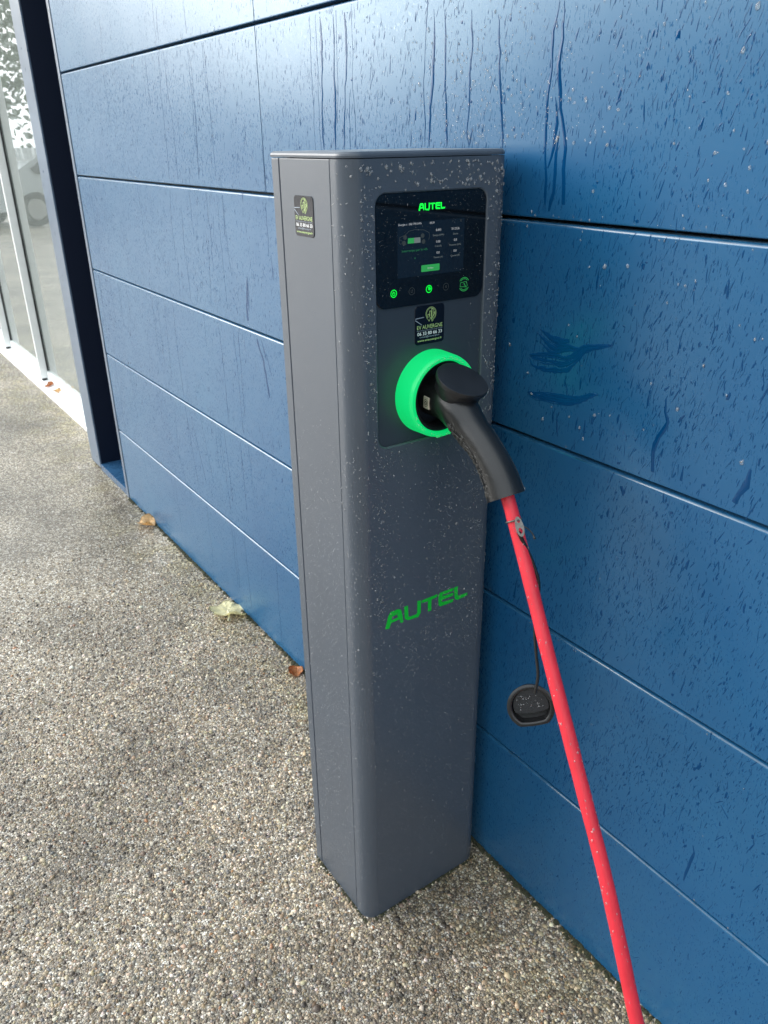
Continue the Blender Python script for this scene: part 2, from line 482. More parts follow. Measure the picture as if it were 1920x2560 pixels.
M = dict(
    wall=wall_paint(),
    wet=plain('wet_blue_paint', (0.0005, 0.040, 0.125), 0.10, spec=0.2),
    smear=plain('wiped_blue_paint', (0.0005, 0.048, 0.150), 0.24, spec=0.3),
    edge=plain('wet_panel_edge', (0.014, 0.080, 0.165), 0.22, spec=0.6, coat=0.15, var=0.3, vscale=30),
    corner=plain('pale_blue_trim', (0.10, 0.145, 0.21), 0.30, var=0.15, vscale=20),
    cavity=plain('dark_joint', (0.006, 0.012, 0.03), 0.6),
    recess_shade=plain('navy_recess_shade', (0.004, 0.008, 0.022), 0.45, spec=0.25, bump=0.05),  # near-black base colour carries the shade of the deep recess
    trim=plain('blue_trim_paint', (0.025, 0.085, 0.18), 0.28, var=0.15, vscale=20),
    white=plain('white_powder_coat', (0.86, 0.88, 0.88), 0.35, var=0.05, vscale=14, bump=0.03),
    gasket=plain('black_gasket', (0.015, 0.016, 0.018), 0.6),
    ground=pebble_mat('aggregate_ground', False),
    pebble=pebble_mat('aggregate_pebbles', True),
    water=drop_mat(),
    glass=glass_mat(),
    body=plain('grey_powder_coat', (0.068, 0.083, 0.106), 0.34, bump=0.22, bscale=620, var=0.05, vscale=5),
    module=plain('satin_dark_grey', (0.036, 0.045, 0.060), 0.36, bump=0.06, bscale=900),
    screen=plain('black_glass', (0.004, 0.005, 0.007), 0.05, spec=0.45),
    lcd=glow('lcd_backlight', (0.010, 0.024, 0.045), 0.12, base=(0.003, 0.003, 0.004), rough=0.05),
    neon=glow('green_led_text', (0.0, 1.0, 0.05), 0.55),
    ui_white=glow('screen_white', (0.75, 0.80, 0.85), 0.235),
    ui_grey=glow('screen_grey', (0.35, 0.42, 0.42), 0.164),
    ui_faint=glow('screen_faint', (0.10, 0.13, 0.13), 0.094),
    ui_green=glow('screen_green', (0.03, 0.50, 0.10), 0.259),
    ui_dim=glow('screen_dim_green', (0.02, 0.34, 0.10), 0.188),
    ring=glow('green_light_ring', (0.0, 0.80, 0.17), 0.28, base=(0.006, 0.34, 0.12)),
    logo=plain('green_print', (0.004, 0.52, 0.03), 0.35),
    black=plain('black_rubber', (0.009, 0.0095, 0.0105), 0.32, bump=0.15, bscale=300, var=0.25, vscale=30),
    blackp=plain('black_plastic', (0.013, 0.014, 0.017), 0.36, bump=0.12, bscale=500, var=0.15, vscale=40),
    socket=plain('socket_black', (0.008, 0.008, 0.009), 0.5),
    red=plain('red_cable_jacket', (0.64, 0.024, 0.042), 0.46, bump=0.15, bscale=250, var=0.12, vscale=25),
    steel=plain('worn_zinc', (0.17, 0.165, 0.155), 0.45, metal=0.6, var=0.3, vscale=120),
    sticker=plain('sticker_black', (0.005, 0.008, 0.016), 0.12, spec=0.22),
    print_lime=plain('lime_print', (0.50, 0.66, 0.26), 0.4),
    print_white=plain('white_print', (0.85, 0.86, 0.88), 0.4),
    print_grey=plain('grey_print', (0.34, 0.40, 0.48), 0.4),
    latch=plain('latch_plate', (0.62, 0.55, 0.44), 0.35, metal=0.3),
    leaf_pale=plain('pale_leaf', (0.88, 0.83, 0.56), 0.5, var=0.15, vscale=60),
    leaf_tan=plain('tan_leaf', (0.72, 0.50, 0.26), 0.5, var=0.3, vscale=60),
    leaf_rust=plain('rust_leaf', (0.50, 0.20, 0.07), 0.5, var=0.3, vscale=60),
    moss=plain('moss', (0.030, 0.032, 0.014), 0.9, var=0.5, vscale=80),
    foliage=plain('foliage', (0.055, 0.090, 0.030), 0.6, var=0.5, vscale=0.6),
    floor_in=plain('interior_floor', (0.30, 0.29, 0.27), 0.4),
    wall_in=plain('interior_wall', (0.20, 0.21, 0.21), 0.7),
    car_paint=plain('silver_car_paint', (0.42, 0.44, 0.45), 0.15, coat=0.6),
    car_glass=plain('car_glass', (0.01, 0.012, 0.014), 0.05),
    tyre=plain('tyre_rubber', (0.02, 0.02, 0.02), 0.7),
    rim=plain('alloy_rim', (0.5, 0.5, 0.5), 0.3, metal=0.8),
    lamp=plain('lamp_glass', (0.7, 0.7, 0.7), 0.1),
)

RIV = [
(1.6, [(-2481, 1885), (-2486, 1842), (-2481, 1774), (-2493, 1674), (-2499, 1537), (-2510, 1414), (-2534, 1306), (-2530, 1200)]),
(1.6, [(-2459, 1864), (-2468, 1776), (-2440, 1756), (-2445, 1656), (-2432, 1609), (-2434, 1496), (-2441, 1416), (-2439, 1386)]),
(2, [(-2265, 1849), (-2266, 1760), (-2254, 1713), (-2260, 1618), (-2268, 1536), (-2284, 1421)]),
(1.5, [(-2958, 1899), (-2974, 1777)]),
(2, [(-2134, 1395), (-2136, 1324), (-2139, 1281)]),
(1.6, [(-2440, 1342), (-2450, 1253), (-2452, 1208)]),
(1.4, [(-2270, 1289), (-2271, 1225)]),
(4.5, [(-1590, 1765), (-1585, 1700), (-1586, 1660), (-1591, 1629), (-1593, 1572), (-1593, 1510)]),
(4.5, [(-1537, 1764), (-1535, 1710), (-1540, 1659), (-1539, 1616), (-1543, 1510)]),
(4.5, [(-1499, 1765), (-1494, 1719), (-1497, 1649), (-1504, 1625), (-1507, 1570), (-1513, 1510)]),
(3, [(-1486, 1613), (-1487, 1510)]),
(2.5, [(-1238, 1739), (-1240, 1672), (-1244, 1612), (-1238, 1554), (-1240, 1516)]),
(4, [(-1220, 1724), (-1215, 1682), (-1217, 1615), (-1225, 1578), (-1230, 1516)]),
(3, [(-1190, 1721), (-1186, 1668), (-1186, 1609), (-1178, 1516)]),
(3, [(-1122, 1713), (-1118, 1675), (-1120, 1623), (-1120, 1574), (-1124, 1537), (-1116, 1516)]),
(4, [(-1060, 1700), (-1053, 1636), (-1043, 1572), (-1035, 1514)]),
(2, [(-1881, 1520), (-1879, 1465), (-1883, 1377), (-1881, 1308), (-1886, 1263)]),
(5, [(-932, 1702), (-940, 1667), (-938, 1618), (-944, 1572), (-943, 1527), (-938, 1484), (-934, 1433)]),
(5.5, [(-924, 1702), (-924, 1656), (-927, 1624), (-921, 1592), (-910, 1555), (-903, 1526), (-903, 1485), (-899, 1452), (-899, 1420)]),
(4.5, [(-926, 1582), (-921, 1547), (-924, 1516), (-932, 1486)]),
(4.5, [(-914, 1537), (-918, 1506), (-917, 1452), (-922, 1425)]),
(1.6, [(-2517, 1201), (-2537, 1059)]),
(1.6, [(-2445, 1208), (-2447, 1057)]),
(2, [(-2265, 1226), (-2286, 1081)]),
(1.5, [(-3288, 1048), (-3287, 834)]),
(1.8, [(-2766, 1047), (-2769, 789)]),
(1.8, [(-2694, 1042), (-2711, 784)]),
(1.8, [(-2615, 1048), (-2620, 885), (-2613, 705)]),
(2, [(-2251, 1040), (-2241, 939), (-2238, 707)]),
(2, [(-2144, 1035), (-2140, 908), (-2139, 699)]),
(2, [(-2111, 1045), (-2114, 770)]),
(7, [(-2022, 1198), (-2038, 1113), (-2031, 1050)]),
(1.6, [(-2617, 693), (-2574, 380)]),
(1.6, [(-2573, 676), (-2494, 420)]),
(1.7, [(-2324, 688), (-2296, 386)]),
(1.7, [(-2287, 693), (-2275, 428)]),
(1.8, [(-2169, 685), (-2168, 435)]),
(1.5, [(-2722, 661), (-2746, 448), (-2659, 287)]),
(1.5, [(-2478, 679), (-2424, 433)]),
(8, [(-1994, 1046), (-1981, 1009), (-1958, 975), (-1949, 914), (-1940, 876)]),
(5, [(-1967, 1034), (-1947, 983)]),
(4, [(-1944, 1006), (-1916, 944)]),
(3, [(-1871, 1265), (-1869, 1206)]),
(4, [(-2017, 1188), (-2029, 1101)]),
(8, [(-666, 1187), (-664, 1168), (-661, 1154), (-672, 1128), (-674, 1102), (-675, 1056)]),
(6, [(-623, 1097), (-623, 1074), (-624, 1058)]),
(11, [(-525, 1125), (-527, 1100), (-538, 1056)]),
(4, [(-870, 1112), (-867, 1072)]),
(4, [(-810, 1116), (-810, 1086)]),
(4, [(-613, 1308), (-611, 1296), (-614, 1282)]),
(3.5, [(-637, 1163), (-638, 1153)]),
(9, [(-726, 1050), (-726, 1030), (-721, 1018)]),
(5, [(-490, 459), (-486, 446), (-492, 408), (-496, 373)]),
(4, [(-939, 768), (-943, 733), (-942, 701)]),
(4, [(-462, 574), (-444, 559)]),
(3, [(-743, 1422), (-741, 1398)]),
(7, [(-792, 1403), (-791, 1386)]),
(7, [(-751, 1402), (-747, 1386)]),
(5, [(-836, 1391), (-836, 1385)]),
(6, [(-589, 1418), (-588, 1413)])]
SMEAR = [
[(-946, 1194, 3), (-926, 1189, 16), (-892, 1192, 18), (-864, 1196, 13), (-844, 1208, 8), (-826, 1226, 6), (-801, 1235, 3), (-772, 1244, 1)],
[(-944, 1131, 3), (-920, 1131, 8), (-864, 1137, 12), (-829, 1144, 6), (-807, 1157, 3), (-790, 1163, 1)],
[(-881, 1317, 2), (-868, 1318, 8), (-858, 1319, 9)],
[(-970, 1328, 8), (-944, 1300, 13), (-920, 1274, 16), (-897, 1252, 14), (-884, 1236, 5)],
[(-931, 1240, 10), (-896, 1222, 16), (-867, 1222, 6), (-832, 1225, 5)],
[(-900, 1232, 8), (-875, 1232, 4), (-858, 1234, 2)]]
AUTEL = [[[(1.1,2.2),(8.1,26.0),(12.5,33.2),(28.4,33.7),(34.6,31.4),(37.6,26.7),(42.0,1.8),(35.7,1.3),(33.2,10.6),(14.1,9.6),(10.3,-0.2),(4.2,0.4)],[(17.3,22.6),(27.7,23.3),(29.5,16.1),(15.4,15.6)]],
[[(43.9,33.2),(52.0,33.2),(53.3,7.7),(71.1,7.0),(73.3,9.8),(73.5,34.8),(81.8,32.9),(81.4,6.7),(75.7,-0.8),(52.1,1.6),(46.4,5.5),(44.5,9.8)]],
[[(83.7,32.2),(120.1,32.9),(120.2,26.8),(106.4,25.8),(106.2,2.3),(98.3,2.8),(98.0,25.8),(83.8,26.2)]],
[[(126.6,33.5),(158.0,33.1),(158.3,26.5),(132.8,26.5),(131.9,23.8),(158.4,22.2),(158.6,16.1),(132.1,15.9),(131.8,11.1),(158.9,8.6),(159.1,2.1),(127.4,3.2),(123.3,7.5),(122.8,28.9)]],
[[(160.1,32.6),(169.6,32.9),(169.7,10.9),(193.9,10.2),(194.2,3.9),(169.3,2.4),(163.0,6.5)]],
]
# ------------------------------------------------------------------ ground
bm = bmesh.new()
bm.faces.new([bm.verts.new(p) for p in ((-140, -140, 0), (80, -140, 0), (80, 6, 0), (-140, 6, 0))])
ground = from_bm('ground', bm, M['ground'])
tag(ground, 'wet exposed aggregate concrete ground in front of the building', kind='structure')

# pebbles standing out of the concrete, close to the camera
def pebbles():
    sp = 0.0056
    xs = np.arange(-3.30, 0.25, sp); ys = np.arange(-1.55, -0.004, sp)
    gx, gy = np.meshgrid(xs, ys)
    gx = gx + (np.arange(len(ys)) % 2)[:, None] * sp / 2
    px = (gx + rng.uniform(-.42, .42, gx.shape) * sp).ravel(); py = (gy + rng.uniform(-.42, .42, gy.shape) * sp).ravel()
    keep = (py < -0.003) & ~((px > XB - .001) & (px < XF + .001) & (py > Y1 - .001))
    # only the ground that can be seen from here or a step aside
    v = np.stack([px - CAM.x, py - CAM.y, np.full(len(px), -CAM.z)], 1)
    dz = v @ np.array(FWD); u_ = (v @ np.array(RIGHT)) / dz; w_ = (v @ np.array(UP)) / dz
    keep &= (dz > .3) & (u_ > -.68) & (u_ < .62) & (w_ > -.86)
    keep &= rng.random(len(px)) < np.clip((px + 3.3) / 1.3, 0, 1) ** 1.3
    px, py = px[keep], py[keep]
    n = len(px)
    dark = rng.random(n)
    r = np.clip(rng.lognormal(math.log(0.0026), 0.36, n), 0.0012, 0.0070)
    big = rng.random(n) < 0.035
    r[big] *= 1.35
    asp = rng.uniform(0.62, 1.0, n)
    ang = rng.uniform(0, np.pi, n)
    down = np.stack([np.cos(ang), np.sin(ang), rng.normal(0, .10, n)], 1)
    down /= np.linalg.norm(down, axis=1)[:, None]
    nr = np.stack([rng.normal(0, .16, n), rng.normal(0, .16, n), np.ones(n)], 1)
    nr -= down * np.sum(nr * down, 1)[:, None]
    nr /= np.linalg.norm(nr, axis=1)[:, None]
    pal = np.array([(.06, .052, .045), (.11, .095, .078), (.19, .155, .115), (.25, .205, .145), (.31, .27, .205), (.36, .31, .23),
                    (.24, .245, .25), (.42, .37, .28), (.50, .455, .37), (.66, .62, .54), (.82, .80, .75), (.36, .20, .11), (.14, .15, .165)])
    wts = np.array([.13, .16, .14, .10, .09, .08, .06, .08, .07, .06, .045, .016, .07]); wts /= wts.sum()
    ci = rng.choice(len(pal), n, p=wts)
    pale_big = big & (rng.random(n) < .6)
    ci[pale_big] = rng.choice([8, 9, 10, 6], pale_big.sum())
    pal = pal * np.array([.94, .825, .69])
    col = pal[ci] * rng.uniform(.8, 1.2, (n, 1)) * (1 + rng.normal(0, .04, (n, 3)))
    h = r * rng.uniform(.35, .85, n)
    pos = np.stack([px, py, np.full(n, -0.0004)], 1)
    o = domes('pebble_surface', pos, nr, down, r * asp, r, h, M['pebble'], ground, seg=6, tear=0.0, col=col, irregular=0.16, lev=2)
    tag(o, kind='stuff')
pebbles()

# ------------------------------------------------------------------ blue panel wall
SEAMS = [-0.012, 0.3435, 0.6956, 1.0517, 1.4107, 1.7696, 2.126, 2.482, 2.838, 3.194, 3.55, 3.906]
wall = tag(empty('panel_wall', (-3.5, 0.05, 0)), 'dark blue metal wall of wide horizontal panels, wet with rain', 'wall')

def panel(x0, x1, z0, z1):
    z0 += 0.003; z1 -= 0.0025
    prof = [(0.028, z0), (0.003, z0), (0.0009, z0 + 0.0009), (0.0, z0 + 0.003)]
    R_ = 0.006
    for i in range(6):
        t = math.radians(90 * i / 5)
        prof.append((R_ - R_ * math.cos(t), z1 - R_ + R_ * math.sin(t)))
    prof.append((0.028, z1))
    bm = bmesh.new()
    ra = [bm.verts.new((x0, y, z)) for y, z in prof]; rb = [bm.verts.new((x1, y, z)) for y, z in prof]
    for i in range(len(prof) - 1): bm.faces.new((ra[i], ra[i + 1], rb[i + 1], rb[i]))
    bm.faces.new(ra); bm.faces.new(rb)
    o = from_bm('panel', bm, M['wall'], wall, 40)
    o.data.materials.append(M['edge'])
    for f in o.data.polygons:
        if len(f.vertices) == 4 and f.normal.z > .30 and f.normal.z < .97: f.material_index = 1
for i, (a, b) in enumerate(zip(SEAMS, SEAMS[1:])):
    cuts = [-3.5, 1.6, 4.2]
    if a > 1.4: cuts = [-3.5, -1.8745, 1.6, 4.2]
    for p, q in zip(cuts, cuts[1:]): panel(p + 0.0015, q - 0.0015, a, b)
box('backing', -3.5058, 4.2, 0.0285, 0.20, 0.0, 3.9, M['cavity'], wall)
box('corner_trim', -3.5350, -3.5062, -0.003, 0.62, 0.0, 3.9, M['corner'], wall, 0.003)
box('door_post', -4.0930, -3.9400, -0.002, 0.0062, 0.012, 3.9, M['corner'], wall, 0.002)
box('recess_side', -4.0905, -3.9404, 0.0065, 0.62, 0.0, 3.9, M['recess_shade'], wall)
box('recess_back', -3.9402, -3.5352, 0.60, 0.64, 0.036, 3.9, M['recess_shade'], wall)
box('recess_sill', -3.9398, -3.5354, 0.000, 0.598, 0.0, 0.034, M['trim'], wall, 0.002)
box('roof_light_block', -14.5, 4.2, 0.02, 5.4, 3.91, 4.02, M['trim'], wall, 0.004)  # unseen roof slab, added to keep daylight from leaking into the interior

# water that has run down the wall: clean wet tracks in the dust film
def jitter_path(pts, step=0.012, amp=0.0012):
    out = []
    for p, q in zip(pts, pts[1:]):
        n = max(1, int(math.hypot(q[0] - p[0], q[1] - p[1]) / step))
        for k in range(n): out.append((p[0] + (q[0] - p[0]) * k / n, p[1] + (q[1] - p[1]) * k / n))
    out.append(pts[-1])
    w = 0
    res = []
    for x, z in out:
        w = 0.75 * w + rnd.gauss(0, amp)
        res.append((x + w, z))
    return res
def track_mesh(tracks):
    V, F, S = [], [], []
    for pts in tracks:                       # (x, z, half width)
        prev = None
        for i, (x, z, hw) in enumerate(pts):
            if min(abs(z - s) for s in SEAMS) < 0.012 or x > 4 or z < 0.004: prev = None; continue
            p, q = pts[max(0, i - 1)], pts[min(len(pts) - 1, i + 1)]
            dx, dz = q[0] - p[0], q[1] - p[1]; l = math.hypot(dx, dz) or 1
            nx, nz = -dz / l, dx / l
            h = -0.0002 - min(hw, .004) * 0.05
            b = len(V)
            V += [(x - nx * hw, 0.0001, z - nz * hw), (x - nx * hw * .5, h, z - nz * hw * .5), (x + nx * hw * .5, h, z + nz * hw * .5), (x + nx * hw, 0.0001, z + nz * hw)]
            if prev is not None:
                for k in range(3): F += [prev + k, prev + k + 1, b + k + 1, b + k]; S.append(4)
            prev = b
    return fast_mesh('water_track', V, F, S)
tracks = []
for w, pts in RIV:
    pp = jitter_path([(x / 1000, z / 1000) for x, z in pts], amp=0.0006 + w * 0.0001)
    nn = len(pp)
    ww = 1.0
    tr = []
    for i, (x, z) in enumerate(pp):
        ww = 1 + 0.8 * (ww - 1) + rnd.gauss(0, 0.13)
        e = min(1, (i + .4) / 2.5, (nn - i - .1) / 2.0)
        tr.append((x, z, w / 1500 * max(.35, min(1.7, ww)) * max(.25, e)))
    tracks.append(tr)
smears = []
for pts in (SMEAR[0], SMEAR[1], SMEAR[4], SMEAR[5]):
    sm = spline([(x / 1000, z / 1000, hw / 1000) for x, z, hw in pts], 8)
    for k in range(26):                      # brushed on in separate strands
        off = rnd.uniform(-.95, .95); w0 = rnd.uniform(.0006, .0026); a0 = int(rnd.random() ** 2 * len(sm) * .5); a1 = len(sm) - int(rnd.random() ** 2 * len(sm) * .5)
        wob = 0; st_ = []
        for q in range(a0, a1):
            p, p0, p1 = sm[q], sm[max(0, q - 1)], sm[min(len(sm) - 1, q + 1)]
            d = Vector((p1.x - p0.x, p1.y - p0.y)); d.normalize()
            wob = .8 * wob + rnd.gauss(0, .0006)
            e = min(1, (q - a0 + .2) / 4, (a1 - q) / 5)
            o_ = off * p.z * .9 + wob
            st_.append((p.x - d.y * o_, p.y + d.x * o_, min(w0, p.z + .0004) * max(.1, e) * rnd.uniform(.8, 1.2)))
        if len(st_) > 3: smears.append(st_)
for i in range(46):                          # thin runs on the far panels
    x = rnd.uniform(-3.45, -1.25); s = rnd.choice(SEAMS[1:6])
    L_ = rnd.uniform(.08, .34)
    tracks.append([(a, b, rnd.uniform(.0005, .0010)) for a, b in jitter_path([(x, s - .013), (x + rnd.gauss(0, .006), s - L_)])])
tag(obj('water_track', track_mesh(tracks), M['wet'], wall), kind='stuff')
tag(obj('wiped_smear', track_mesh(smears), M['smear'], wall), kind='stuff')

def seam_ok(z, m_=0.010): return np.min(np.abs(z[:, None] - np.array(SEAMS)[None, :]), axis=1) > m_
def in_view(P, mx=.62, my=.78):
    v = P - np.array(CAM); d = v @ np.array(FWD)
    return (d > .1) & (np.abs(v @ np.array(RIGHT)) / d < mx) & (np.abs(v @ np.array(UP)) / d < my)

def wall_rain():
    # short wet dashes
    n = 62000
    x = np.concatenate([rng.uniform(-3.49, 0.35, n), rng.uniform(-1.3, 0.3, n // 2)]); n = len(x)
    z = rng.uniform(0.02, 2.35, n)
    low = np.clip(z / 0.40, 0.0, 1) ** 1.5
    top = np.where(z > 1.77, .35, 1.0)
    clump = 0.5 + 0.5 * np.sin(x * 7.3 + 2.1 * np.sin(z * 5.1)) * np.sin(z * 6.7 + 1.7 * np.sin(x * 4.3))
    near = (x > -1.28) & (x < -.90) & (z > 1.52)
    k = seam_ok(z) & (rng.random(n) < (0.30 + .70 * clump) * top * (0.12 + .88 * low) * np.where(near, .4, 1.0))
    x, z = x[k], z[k]
    P = np.stack([x, np.full(len(x), 0.0), z], 1)
    k = in_view(P); P = P[k]; x, z = x[k], z[k]; n = len(x)
    ang = np.radians(rng.normal(11, 10, n))
    down = np.stack([-np.sin(ang), np.zeros(n), -np.cos(ang)], 1)
    nr = np.tile([0., -1., 0.], (n, 1))
    L_ = np.clip(rng.lognormal(math.log(.0050), .55, n), .0010, .016)
    W_ = np.clip(rng.lognormal(math.log(.00072), .40, n), .0003, .0019)
    blot = rng.random(n) < .04
    W_[blot] *= 2.4
    L_[z < .35] *= .6
    P[:, 1] = 0.0001
    tag(domes('rain_dash', P, nr, down, W_, L_, np.full(n, .00030), M['wet'], wall, seg=5, tear=.3, irregular=.25), kind='stuff')
    # standing beads
    n = 5200
    x = rng.uniform(-3.49, .3, n); z = rng.uniform(.45, 2.35, n)
    w = np.where((x > -1.34) & (x < -.86) & (z > 1.45), .30, np.where(z > 1.41, .22, np.where(z > 1.05, .10, .03)))
    k = seam_ok(z) & (rng.random(n) < w)
    ex, ez = rng.normal(-1.08, .13, 700), 1.52 + np.abs(rng.normal(0, .12, 700))
    ke = seam_ok(ez)
    x = np.concatenate([x[k], ex[ke]]); z = np.concatenate([z[k], ez[ke]])
    # beads held along the panel joints
    for s in SEAMS[1:6]:
        m_ = 230 if s > 1.3 else 60
        jx = rng.uniform(-3.49, .2, m_)
        x = np.concatenate([x, jx]); z = np.concatenate([z, s + np.where(rng.random(m_) < .6, .0055 + np.abs(rng.normal(0, .004, m_)), -.0105)])
    P = np.stack([x, np.full(len(x), 0.0), z], 1)
    P = P[in_view(P)]; n = len(P)
    r = np.clip(rng.lognormal(math.log(.0009), .42, n), .0004, .0030)
    bx, bz = rng.uniform(-1.0, -.40, 75), rng.uniform(1.08, 1.75, 75)
    kb = seam_ok(bz, .016)
    P = np.concatenate([P, np.stack([bx[kb], np.zeros(kb.sum()), bz[kb]], 1)]); r = np.concatenate([r, rng.uniform(.0013, .0030, kb.sum())]); n = len(P)
    down = np.tile([0., 0., -1.], (n, 1)) + np.stack([rng.normal(0, .15, n), np.zeros(n), np.zeros(n)], 1)
    down /= np.linalg.norm(down, axis=1)[:, None]
    tag(domes('rain_bead', P, np.tile([0., -1., 0.], (n, 1)), down, r, r * rng.uniform(1.0, 1.9, n), r * .85, M['water'], wall, seg=7, tear=.3), kind='stuff')
wall_rain()

# ------------------------------------------------------------------ glazed front beside the wall
gf = tag(empty('glass_front', (-8, 0.2, 0)), 'white framed shop front glazing beyond the blue wall', 'glazing')
MULL = [-4.0935, -5.76, -6.92, -8.1, -9.3, -10.5, -11.7, -12.9, -14.1]
for a, b in zip(MULL, MULL[1:]):
    box('pane', b + .012, a - .012, 0.205, 0.213, 0.10, 3.3, M['glass'], gf)
    box('bottom_rail', b + .001, a - .028, 0.190, 0.228, 0.040, 0.099, M['white'], gf, 0.004)
    box('head_rail', b + .001, a - .028, 0.190, 0.228, 3.301, 3.40, M['white'], gf, 0.004)
    bm = bmesh.new()
    pr = [(0.115, 0.0), (0.115, 0.012), (0.122, 0.020), (0.186, 0.038), (0.24, 0.038), (0.24, 0.0)]
    ra = [bm.verts.new((b + .002, y, z)) for y, z in pr]; rb = [bm.verts.new((a - .002, y, z)) for y, z in pr]
    for i in range(len(pr)): bm.faces.new((ra[i], ra[(i + 1) % len(pr)], rb[(i + 1) % len(pr)], rb[i]))
    bm.faces.new(ra); bm.faces.new(rb)
    from_bm('sill_flashing', bm, M['white'], gf)
for a in MULL[1:]:
    mu = box('mullion', a - .026, a, 0.150, 0.203, 0.050, 3.42, M['white'], gf, 0.003)
    box('gasket', a + .0005, a + .008, 0.196, 0.2045, 0.10, 3.3, M['gasket'], mu)
    box('mullion_foot', a - .022, a - .003, 0.155, 0.188, 0.036, 0.0495, M['gasket'], mu)
box('fascia', -14.2, -4.094, 0.10, 0.24, 3.43, 3.9, M['trim'], gf, 0.004)

inn = box('interior_floor', -14.2, 4.0, 0.25, 5.3, 0.004, 0.03, M['floor_in']); tag(inn, kind='structure')
inn = box('interior_wall', -14.2, 4.0, 5.3, 5.4, 0.0, 3.9, M['wall_in']); tag(inn, kind='structure')
inn = box('interior_partition', -14.4, -14.2, 0.25, 5.4, 0.0, 3.9, M['wall_in']); tag(inn, kind='structure')

# ------------------------------------------------------------------ charging station
st = tag(empty('charging_station', ((XF + XB) / 2, (Y1 + Y2) / 2, 0)), 'dark grey charging pedestal with lit screen and glowing green socket ring', 'charger')
R0 = 0.030
def section(x_start, inset=0.0, n=10):
    """plan outline of the front cover: up the side, round both corners, back"""
    y1, y2, xf, r = Y1 + inset, Y2 - inset, XF - inset, R0 - inset
    L_ = [(x_start, y1)]
    for i in range(n + 1):
        t = math.radians(90 * i / n)
        L_.append((xf - r + r * math.sin(t), y1 + r - r * math.cos(t)))
    for i in range(n + 1):
        t = math.radians(90 * i / n)
        L_.append((xf - r + r * math.cos(t), y2 - r + r * math.sin(t)))
    L_.append((x_start, y2))
    return L_
ZT = 1.5050
box('inner_frame', XB + .004, -1.0060, Y1 + .004, Y2 - .004, 0.006, ZT - .002, M['cavity'], st)
box('back_panel', XB, -1.1745, Y1 + .0006, Y2, 0.0, ZT, M['body'], st, 0.002)
box('seam_shade_strip', -1.0256, -1.0224, Y1 + .0016, Y2 - .0016, 0.001, ZT - .001, M['cavity'], st)  # dark strips fill both seams, standing in for the shade of open gaps
box('seam_shade_strip', -1.1749, -1.1718, Y1 + .0020, Y2 - .0016, 0.001, ZT - .001, M['cavity'], st)
box('side_panel', -1.1722, -1.0258, Y1 + .0008, Y2, 0.0, ZT, M['body'], st, 0.0016)
def front_cover():
    sec = section(-1.0228)
    bm = bmesh.new()
    lo = [bm.verts.new((x, y, 0.0)) for x, y in sec]; hi = [bm.verts.new((x, y, ZT)) for x, y in sec]
    mid = len(sec) // 2 - 1                    # the span that is the flat front
    for i in range(len(sec) - 1):
        if i != mid: bm.faces.new((lo[i], lo[i + 1], hi[i + 1], hi[i]))
    a0, a1 = Y1 + R0, Y2 - R0
    hole = rrect(-.2862, -.0763, 1.0775, 1.4597, .018)
    chamfer = rrect(-.2862 - .0018, -.0763 + .0018, 1.0775 - .0018, 1.4597 + .0018, .0195)
    tri_fill(bm, [[(XF, a0, 0.0), (XF, a1, 0.0), (XF, a1, ZT), (XF, a0, ZT)], [(XF, *p) for p in chamfer]])
    r1 = [bm.verts.new((XF, *p)) for p in chamfer]; r2 = [bm.verts.new((XF - .0014, *p)) for p in hole]; r3 = [bm.verts.new((XM - .004, *p)) for p in hole]
    for ra, rb in ((r1, r2), (r2, r3)):
        for i in range(len(ra)): bm.faces.new((ra[i], ra[(i + 1) % len(ra)], rb[(i + 1) % len(ra)], rb[i]))
    # back return at the seam
    for yy, s in ((Y1, 1), (Y2, -1)):
        bm.faces.new([bm.verts.new(p) for p in ((-1.0228, yy, 0), (-1.0228, yy + s * .0035, 0), (-1.0228, yy + s * .0035, ZT), (-1.0228, yy, ZT))])
    bmesh.ops.remove_doubles(bm, verts=bm.verts, dist=0.00002)
    return from_bm('front_cover', bm, M['body'], st, 30)
front_cover()
def cap():
    bm = bmesh.new()
    def ring(ins, z):
        s = section(XB + ins, ins)
        return [bm.verts.new((x, y, z)) for x, y in s]
    rs = [ring(.0002, ZT + .0012), ring(-.0002, ZT + .0042), ring(.0006, ZT + .0066), ring(.0036, ZT + .0092)]
    for a, b in zip(rs, rs[1:]):
        for i in range(len(a)): bm.faces.new((a[i], a[(i + 1) % len(a)], b[(i + 1) % len(a)], b[i]))
    bm.faces.new(rs[-1]); bm.faces.new(rs[0])
    return from_bm('top_cap', bm, M['body'], st, 25)
cap()
fM = on_front(XM)
mod = flat('module_panel', fM, [[rrect(-.2862, -.0763, 1.0775, 1.4597, .018)]], M['module'], st)
# screen: a plate of black glass
def plate(name, frame_of, base, thick, outline, mat, parent, cham=.0006):
    bm = bmesh.new()
    cx = sum(p[0] for p in outline) / len(outline); cy = sum(p[1] for p in outline) / len(outline)
    def ins(d):
        o = []
        for p in outline:
            v = Vector((cx - p[0], cy - p[1])); v.normalize(); o.append((p[0] + v.x * d, p[1] + v.y * d))
        return o
    f0, f1, f2 = frame_of(base), frame_of(base + thick - (cham if thick > 0 else -cham)), frame_of(base + thick)
    a = [bm.verts.new(f0(*p)) for p in outline]; b = [bm.verts.new(f1(*p)) for p in outline]; c = [bm.verts.new(f2(*p)) for p in ins(abs(cham))]
    for r1, r2 in ((a, b), (b, c)):
        for i in range(len(r1)): bm.faces.new((r1[i], r1[(i + 1) % len(r1)], r2[(i + 1) % len(r1)], r2[i]))
    bm.faces.new(c)
    return from_bm(name, bm, mat, parent, 30)
